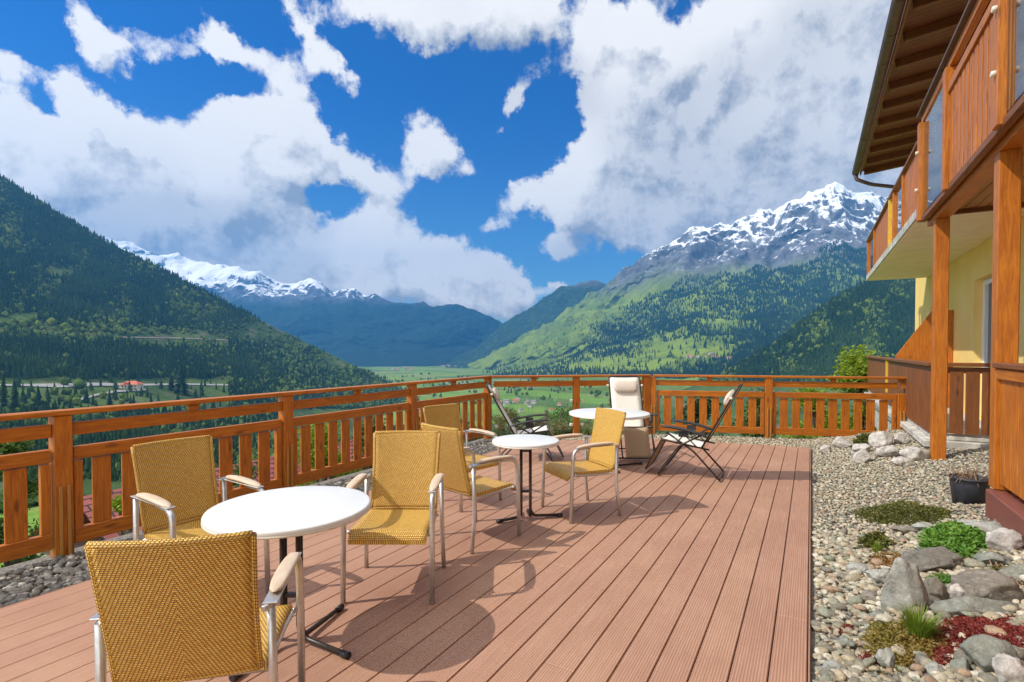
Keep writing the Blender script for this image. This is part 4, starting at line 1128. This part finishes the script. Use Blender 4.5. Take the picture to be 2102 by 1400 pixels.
# middle terrace: plinth, brown railing, partition
TX = 1.42; TY = 8.90; TE = 18.0; TR = 2.42
b_ = MB(); b_.box(((TX-.10+TR)/2, (TY-.10+TE)/2, .295), (TR-TX+.10, TE-TY+.10, .09)); b_.box(((TX-.04+TR)/2, (TY-.04+TE)/2, .19), (TR-TX+.04, TE-TY+.04, .11)); b_.box(((TX+.1+TR)/2, (TY+.1+TE)/2, -.2), (TR-TX-.1, TE-TY-.1, .66))
b_.box(((TX+TR)/2, (TY+TE)/2, .375), (TR-TX-.01, TE-TY-.01, .06))
part(b_, 'terrace_plinth', M['stonew'], .008)
b_ = MB(); b_.bar((TX, TY-.05, 1.355), (TX, TE, 1.355), .13, .05); b_.bar((TX+.07, TY, 1.353), (TR, TY, 1.353), .13, .05)
tr_ = part(b_, 'terrace_railing', M['brownw'], .006)
sub(MB().bar((TX+.02, TY, 1.28), (TX+.02, TE, 1.28), .05, .08), 'side_rail', M['brownw'], tr_, .004)
sub(MB().bar((TX, TY+.02, 1.28), (TR, TY+.02, 1.28), .05, .08), 'front_rail', M['brownw'], tr_, .004)
sub(vplanks(TY+.02, TE, .42, 1.26, TX-.01, .17, .135, 'brownw'), 'side_planks', M['brownw'], tr_, .003)
b_ = MB()
for i in range(7): b_.box((TX+.09+i*.162, TY-.01, .85), (.140, .024, .82))
sub(b_, 'front_planks', M['brownw'], tr_, .003)
sub(MB().box((TX-.005, yz(TX, 1828), 1.0), (.09, .12, .7)), 'post', M['yellow'], tr_, .004)
b_ = MB(); ypar = 13.2; n0 = 0
poly = [(1.50, 1.42), (2.08, 2.33), (TR-.005, 2.33), (TR-.005, .42), (1.50, .42)]
for yy in (ypar-.02, ypar+.02):
    for (x, z) in poly: b_.v.append(Vector((x, yy, z)))
b_.face([0,1,2,3,4][::-1], [(z, x) for x, z in poly][::-1]); b_.face([5,6,7,8,9], [(z, x) for x, z in poly])
for i in range(5):
    j = (i+1) % 5; b_.face([i, j, j+5, i+5], [(0, 0), (.5, 0), (.5, .04), (0, .04)])
part(b_, 'partition', M['orange'], .003)
# near terrace: timber kerb and plank railing
yk = yB-.08
part(vplanks(-2, yk, .47, 1.36, PX-.03, .15, .128), 'plank_railing', M['orange'], .005)
part(MB().bar((PX-.02, -2, 1.425), (PX-.02, yk+.02, 1.425), .14, .04), 'railing_cap', M['brownw'], .006)
part(MB().bar((PX-.055, -2, 1.355), (PX-.055, yk, 1.355), .03, .08), 'railing_rail', M['orange'], .004)
part(MB().box((1.92, (yk-2)/2, .36), (1.0, yk+2, .20)), 'terrace_floor', M['curb'])
part(MB().box((1.345, (yk-2.3)/2+.1, .285), (.17, yk+2.2, .24)), 'timber_kerb', M['curb'], .008)

# ------------------------------------------------------------------ furniture
def rattan_chair():
    root = empty('rattan_chair')
    for s_ in (-1, 1):
        f = MB(); x = s_*.272
        f.tube([(x, .265, 0), (x, .25, .45), (x*.985, .235, .655), (x*.97, .06, .662)], .0165, 12, smooth=.11)
        f.build('leg', M['alu'], root)
        f = MB(); f.tube([(s_*.275, -.262, 0), (s_*.268, -.225, .30), (s_*.262, -.235, .652)], .0155, 12, smooth=.1)
        f.build('leg', M['alu'], root)
        a = MB(); a.box((s_*.262, -.02, .668), (.05, .46, .006)); 
        a.tube([(s_*.262, -.235, .655), (s_*.240, -.262, .655)], .012, 8)
        a.build('arm_bracket', M['alu'], root, .002)
        def arm(u, v):
            an = 2*math.pi*u; t_ = v; w = .026+.005*math.sin(math.pi*min(1, t_*1.1)); y = -.20+.40*t_
            endk = min(1, math.sin(math.pi*min(max(t_, .0), 1.))**.25+.12)
            return Vector((s_*.264+w*endk*math.copysign(abs(math.cos(an))**.6, math.cos(an)), y, .684+.006*math.sin(math.pi*t_)-.012*t_*t_+.0125*endk*math.copysign(abs(math.sin(an))**.7, math.sin(an)))), Vector((0, 0, 1)), (y, an*.02)
        am = MB(); am.sheet(arm, 16, 16); am.build('arm_rest', M['armw'], root)
    fr = MB()
    for s_ in (-1, 1):
        fr.tube([(s_*.262, .20, .425), (s_*.248, .215, .415), (s_*.236, .10, .405), (s_*.232, -.16, .40), (s_*.215, -.205, .425)], .011, 8, smooth=.04)
    fr.tube([(-.25, -.18, .40), (.25, -.18, .40)], .010, 8); fr.tube([(-.25, .17, .405), (.25, .17, .405)], .010, 8)
    fr.build('frame', M['alu'], root)
    def seat(u, v):
        x = (u-.5)*.475; y = .275-.48*v; sag = -.016*math.sin(math.pi*v)*(1-(2*u-1)**2)
        z = .432+sag-.055*max(0, (.14-v)/.14)**2-.010*v
        return Vector((x, y, z)), Vector((0, 0, 1)), (x, y)
    MB().sheet(seat, 12, 22, .024).build('seat', M['wicker'], root)
    def back(u, v):
        k = 2*u-1; w = .221+.013*v-.004*math.sin(math.pi*v); x = k*w
        y = -.222-.090*v-.028*math.sin(math.pi*v)*.5-.035*v*v; y -= .030*(1-k*k)*(.5+.5*v)
        z = .435+.512*v
        nrm = Vector((-.25*k, 1, .28)).normalized()
        return Vector((x, y, z)), nrm, (x, z)
    bk = MB().sheet(back, 14, 22, .020).build('backrest', M['wicker'], root)
    rim = MB()
    for uu in (0, 1): rim.tube([back(uu, v/10)[0] for v in range(11)], .0125, 8, smooth=0)
    rim.tube([back(u_/12, 1)[0] for u_ in range(13)], .0125, 8, smooth=0); rim.tube([back(u_/12, 0)[0] for u_ in range(13)], .0115, 8, smooth=0)
    rim.build('rim', M['wicker'], bk)
    return root
ch0 = rattan_chair(); first = True
def heading(dl, dZ):                  # facing direction given as (lateral, depth)
    v = RT*dl+FW*dZ; return math.atan2(v.y, v.x)-math.pi/2
chairs = [(-1.150, 1.985, -.21, .98, 'amber rattan armchair in the foreground, its back to the viewer'),
          (-1.93, 3.22, .84, -.55, 'amber rattan armchair on the far left side of the front table by the railing'),
          (-.76, 3.42, .0, -1., 'amber rattan armchair facing the viewer at the right of the front table'),
          (-.32, 4.31, .70, .72, 'amber rattan armchair seen from behind, turned to the small round table'),
          (-.50, 5.33, .74, -.67, 'amber rattan armchair behind the small table, next to the left railing'),
          (.655, 4.98, -.91, -.41, 'amber rattan armchair on the right of the small table, facing left')]
for (l, Z, dl, dZ, lb) in chairs:
    o = ch0 if first else copy_tree(ch0); first = False
    o.location = LZ(l, Z, .001); o.rotation_euler = (0, 0, heading(dl, dZ)); tag(o, lb, 'chair', 'rattan armchairs around the tables')

def table(l, Z, R, feet, label, rz=0., bar_dir=0.):
    root = empty('round_table', LZ(l, Z, .001), YAW, label, 'table', 'round white tables on the deck')
    MB().lathe([(0.001, .698), (R-.012, .698), (R-.003, .701), (R, .708), (R, .724), (R-.004, .731), (R-.012, .733), (0.001, .733)], 72).build('tabletop', M['white'], root)
    b_ = MB(); b_.lathe([(R-.006, .6965), (R+.0012, .7), (R+.0012, .7085), (R-.004, .7095)], 72)
    b_.build('edge_trim', M['clamp'], root)
    for k, (ang, ln) in enumerate(feet):
        a = rad(ang); sx_ = .042 if math.cos(a-bar_dir) > 0 else -.042
        off = .013 if k % 2 else -.013
        ex = Vector((math.cos(bar_dir), math.sin(bar_dir), 0)); ey = Vector((-ex.y, ex.x, 0))
        p0 = ex*sx_+ey*off; tip = Vector((math.cos(a), math.sin(a), 0))*ln
        f = MB(); f.tube([p0+UP*.69, p0+UP*.085, p0+(tip-p0)*.12+UP*.030, tip+UP*.018], .0135, 12, smooth=.10)
        lg = f.build('leg', M['darkmetal'], root)
        t2 = tip-(tip-p0).normalized()*.04
        MB().tube([t2+UP*.0185, tip+(tip-p0).normalized()*.012+UP*.018], .0175, 12, smooth=0).build('foot_cap', M['black'], lg)
    c = MB()
    for z in (.63, .26): c.box((0, 0, z), (.075*abs(math.cos(bar_dir))+.03, .03+.075*abs(math.sin(bar_dir)), .02)); 
    c.box((0, 0, .685), (.30, .05, .018)); c.box((0, 0, .687), (.05, .30, .014))
    c.build('clamp', M['darkmetal'], root, .002)
    return root
table(-1.16, 2.72, .405, [(68, .38), (-22, .36), (-115, .34), (158, .34)], 'large front round white table between three armchairs')
table(.125, 4.73, .305, [(203, .27), (14, .34), (82, .2), (104, .2)], 'small round white table in the middle of the deck, two feet spread')
table(1.27, 6.80, .52, [(24, .52), (-78, .30), (110, .34), (200, .3)], 'far round white table in front of the frontal reclining chair')

def recliner():
    root = empty('reclining_chair')
    W = .27
    # local: +y forward, x sideways
    def U(pts, r=.0115):
        """a loop: down one side, across, up the other"""
        L = [Vector((-W_, y, z)) for W_, y, z in pts]; Rr = [Vector((W_, y, z)) for W_, y, z in reversed(pts)]
        return L+Rr
    f = MB()
    f.tube(U([(W, -.18, .56), (W, .10, .40), (W+.01, .36, .028)]), .0115, 10, smooth=.05); f.build('leg', M['darkmetal'], root)
    f = MB()
    f.tube(U([(W-.03, .26, .55), (W-.03, -.06, .34), (W-.03, -.35, .028)]), .0115, 10, smooth=.05); f.build('leg', M['darkmetal'], root)
    f = MB()     # seat frame with footrest
    f.tube(U([(W-.05, .31, .47), (W-.05, .52, .06)]), .010, 10, smooth=.04)
    f.tube(U([(W-.02, -.24, .375), (W-.02, .31, .455)]), .0105, 10, smooth=.02)
    f.build('seat_frame', M['darkmetal'], root)
    f = MB(); f.tube(U([(W-.03, -.15, .385), (W-.03, -.55, 1.13)]), .0115, 10, smooth=.05); f.build('back_frame', M['darkmetal'], root)
    def strip(pts, w):
        n = len(pts)-1
        def fn(u, v):
            t_ = v*n; i = min(int(t_), n-1); k = t_-i; a, c = Vector((0, *pts[i])), Vector((0, *pts[i+1])); p = a+(c-a)*k
            d = (c-a).normalized(); nm = Vector((1, 0, 0)).cross(d); return p+Vector(((u-.5)*2*w, 0, 0))-Vector((0, 0, .012))*(1-(2*u-1)**2), nm, (u*w*2, t_*.3)
        return MB().sheet(fn, 6, n*4, .004)
    seat = [(.31, .468), (.16, .445), (0, .405), (-.13, .385)]
    strip(seat, W-.045).build('seat_fabric', M['sling'], root)
    bk = strip([(-.14, .39), (-.22, .52), (-.37, .80), (-.55, 1.13)], W-.045); bk.build('back_fabric', M['sling'], root)
    strip([(.32, .46), (.42, .26), (.515, .07)], W-.10).build('leg_fabric', M['slingback'], root)
    for s_ in (-1, 1):
        a = MB()
        def arm(u, v):
            an = 2*math.pi*u; y = -.24+.56*v; w = .024+.008*v; zz = .525+.13*v+.018*math.sin(math.pi*v)-.03*v*v
            e_ = min(1, math.sin(math.pi*min(max(v, 0), 1))**.2+.1)
            return Vector((s_*(W+.03)+w*e_*math.cos(an), y, zz+.018*e_*math.sin(an))), UP, (u, v)
        a.sheet(arm, 12, 16)
        a.box((s_*(W+.015), .05, .545), (.02, .11, .07))
        a.build('arm_rest', M['black'], root)
        ln = MB(); ln.tube([(s_*(W+.012), .05, .53), (s_*(W+.0), .14, .42)], .008, 8); ln.tube([(s_*(W+.012), .03, .53), (s_*(W+.0), -.10, .40)], .008, 8)
        ln.build('arm_link', M['darkmetal'], root)
    def pil(u, v):
        an = 2*math.pi*u; k = (2*v-1); e_ = max(.01, (1-min(1, abs(k))**7))**.5
        return Vector((k*.19, -.425-.42*.085*math.sin(an)*e_+.036*e_*math.cos(an), .985+.085*math.sin(an)*e_)), UP, (u, v)
    MB().sheet(pil, 20, 20).build('head_pillow', M['pillow'], root)
    kn = MB()
    for s_ in (-1, 1): kn.box((s_*(W-.005), -.47, .995), (.035, .035, .03))
    kn.build('strap_clip', M['clamp'], root, .006)
    return root
rc0 = recliner(); first = True
for (l, Z, dl, dZ, lb) in [(.20, 7.42, 1, -.03, 'dark framed reclining chair at the far left, facing right'),
                           (1.75, 7.65, -.02, -1, 'cream reclining chair facing the viewer behind the far table'),
                           (2.22, 6.42, -.88, .47, 'dark framed reclining chair at the right, facing left towards the far table')]:
    o = rc0 if first else copy_tree(rc0); first = False
    o.scale = (1, 1, .94) if l < 1 else (1, 1, 1)
    o.location = LZ(l, Z, .001); o.rotation_euler = (0, 0, heading(dl, dZ)); tag(o, lb, 'reclining chair', 'folding reclining chairs')

# ------------------------------------------------------------------ garden trees and shrubs beyond the railings
def leafy_tree(name, base, h, rw, m_, n, leaf, label, cat='tree', trunk=True, clumps=22, seed=0, low=.25, conic=0.):
    rr = random.Random(seed); root = empty(name, base, 0, label, cat); pts = []
    cs = []
    for k in range(clumps):
        t_ = rr.uniform(low, 1); a = rr.uniform(0, 6.283); rmax = rw*(math.sin(math.pi*min(1, (t_-low)/(1-low)*.75+.22))**.8 if not conic else (1.05-t_)*1.1)
        r = rmax*math.sqrt(rr.random()); cs.append((r*math.cos(a), r*math.sin(a), t_*h*.93, rw*rr.uniform(.22, .42)*(1 if not conic else .6)))
    per = n//clumps
    for (x, y, z, cr) in cs:
        for _ in range(per):
            d = Vector((rr.gauss(0, 1), rr.gauss(0, 1), rr.gauss(0, .8))).normalized()*cr*rr.random()**.4
            pts.append((x+d.x, y+d.y, z+d.z))
    leaves('crown', pts, leaf, m_, parent=root, up=.3)
    if trunk:
        b_ = MB(); b_.tube([(0, 0, -.5), (.02*h, 0, h*.35), (0, .02*h, h*.85)], h*.022, 8, smooth=0)
        for (x, y, z, cr) in cs[::2]: b_.tube([(0, 0, z*.55), (x*.5, y*.5, z*.75), (x, y, z)], h*.008, 5, smooth=0, caps=False)
        b_.build('trunk', M['bark'], root)
    return root
def tree_px(px, ptop, Z, wpx, *a, down=None, **k):
    top = P3(px, ptop, Z); g_ = on_ground(px, Z); 
    h = min(top.z-g_.z, down) if down else top.z-g_.z
    base = Vector((g_.x, g_.y, top.z-h)); return leafy_tree(a[0], base, h, wpx/2*Z/F0, *a[1:], **k)
tree_px(1782, 684, 15.5, 215, 'garden_tree', M['leafyellow'], 15000, .13, 'bright yellow green tree behind the right end of the railing', clumps=60, seed=3, low=.2)
tree_px(1850, 690, 17.5, 120, 'garden_tree', M['leafyellow'], 4000, .13, 'yellow green tree partly hidden behind the dark brown terrace railing', clumps=30, seed=4, low=.2)
k = 0
for (px, pt_, Z, wpx, m_, nn, lf_, lb) in [
    (20, 880, 9.5, 170, 'leafgreen', 7000, .09, 'feathery green bush behind the first bay of the left railing'),
    (250, 1000, 9.5, 110, 'leafyellow', 2600, .09, 'light green bush between the tiled roof and the railing behind the left armchair'),
    (500, 925, 11.5, 140, 'leafgreen', 4000, .10, 'green bush behind the railing just left of the second post'),
    (655, 862, 12.5, 190, 'leafyellow', 9000, .11, 'yellow green shrub filling the gaps of the third railing bay'),
    (760, 850, 15, 130, 'leafolive', 5000, .12, 'olive shrub behind the railing next to the frontal armchair'),
    (880, 840, 18, 120, 'leafgreen', 3600, .13, 'green shrub behind the railing of the fourth bay'),
    (965, 865, 20, 100, 'leafolive', 3000, .14, 'olive shrub behind the railing close to the corner post'),
    (1120, 818, 30, 64, 'leafdark', 2400, .2, 'round dark green bush seen through the glass railing'),
    (1070, 862, 24, 90, 'leafolive', 2600, .16, 'olive bush seen through the glass left of the dark round bush'),
    (1165, 850, 24, 100, 'leafolive', 3400, .16, 'olive bush seen through the glass left of the middle post'),
    (1225, 858, 20, 100, 'leafyellow', 2800, .14, 'light green bush seen through the glass behind the far table'),
    (1310, 845, 20, 90, 'leafgreen', 2600, .14, 'green bush behind the glass at the right end of the glass railing'),
    (1045, 838, 45, 90, 'leafolive', 2400, .22, 'olive bush farthest out behind the left glass panel'),
    (1150, 835, 60, 120, 'leafgreen', 2600, .3, 'wide green bush beyond the dark round bush'),
    (1090, 868, 17, 100, 'leafyellow', 2800, .12, 'low light green bush right behind the left glass panel'),
    (1255, 838, 40, 110, 'leafolive', 2600, .2, 'olive bush beyond the right glass panel'),
    (1200, 872, 15, 90, 'leafolive', 2400, .11, 'low olive bush at the foot of the middle glass post'),
    (1440, 800, 17, 150, 'leafdark', 4500, .14, 'dark green shrub behind the first bay of the sunlit railing'),
    (1560, 800, 18, 140, 'leafgreen', 4200, .14, 'mid green shrub behind the middle post of the sunlit railing'),
    (1680, 790, 16, 150, 'leafyellow', 4500, .13, 'yellow green shrub behind the last bay of the sunlit railing')]:
    k += 1
    tree_px(px, pt_, Z, wpx, 'garden_shrub', M[m_], nn, lf_, lb, 'shrub', clumps=max(16, nn//180), seed=10+k, low=.05, down=4.5)
def spruce(base, h, w, label, seed=0):
    rr = random.Random(seed); root = empty('spruce_tree', base, 0, label, 'tree', 'single spruces below the hillside road'); V = []; F = []
    b_ = MB()
    for t_ in range(16):
        z = h*(.08+.9*t_/16); r = w*(1-t_/16.5)
        n = 9
        for k in range(n):
            a = 6.283*(k+rr.random()*.7)/n; q_ = r*rr.uniform(.65, 1.1); tip = Vector((q_*math.cos(a), q_*math.sin(a), z-h*.035)); s_ = Vector((-math.sin(a), math.cos(a), 0))*q_*.32
            n0 = len(b_.v); b_.v += [Vector((0, 0, z+h*.05)), tip*.6+Vector((0, 0, z*.4))+s_-Vector((0,0,0)), tip, tip*.6+Vector((0, 0, z*.4))-s_]
            b_.face([n0, n0+1, n0+2, n0+3], [(0, 0)]*4)
    b_.build('crown', M['conifer'], root); MB().tube([(0, 0, -1), (0, 0, h*.9)], h*.012, 6, smooth=0).build('trunk', M['bark'], root)
for i, (px, py, hp_, wp, lb) in enumerate([(30, 845, 80, 30, 'tall dark spruce at the left edge below the hillside road'), (8, 840, 90, 26, 'tall dark spruce cut by the left edge of the photograph'),
        (372, 808, 70, 46, 'broad dark spruce standing across the road right of the cream hillside house'), (72, 822, 26, 14, 'small spruce on the meadow left of the hillside house'),
        (225, 830, 36, 18, 'dark spruce on the slope under the side road'), (158, 832, 26, 10, 'small slender spruce left of the side road'), (352, 800, 40, 24, 'smaller spruce touching the broad dark spruce by the road')]):
    p = near.at(px, py); Z = p.dot(FW); spruce(p-UP*1, hp_*Z/F0, wp/2*Z/F0, lb, i)

# ------------------------------------------------------------------ valley haze
hz = MB(); c_ = FW*9000+UP*1400
hz.box((FW*3800)+UP*620, (15000, 8600, 1740), (RT, FW, UP)); ho = hz.build('haze', bpy.data.materials.new('haze'))
hm = ho.data.materials[0]; hm.use_nodes = True; t = hm.node_tree; t.nodes.clear(); q = NT(t)
pv = q.n('ShaderNodeVolumePrincipled', ins={'Color': (.10, .44, 1., 1), 'Density': 1.05e-4, 'Anisotropy': .2}); q.link(pv.outputs[0], q.n('ShaderNodeOutputMaterial').inputs['Volume'])
ho['kind'] = 'stuff'; ho['label'] = 'thin blue haze filling the valley'
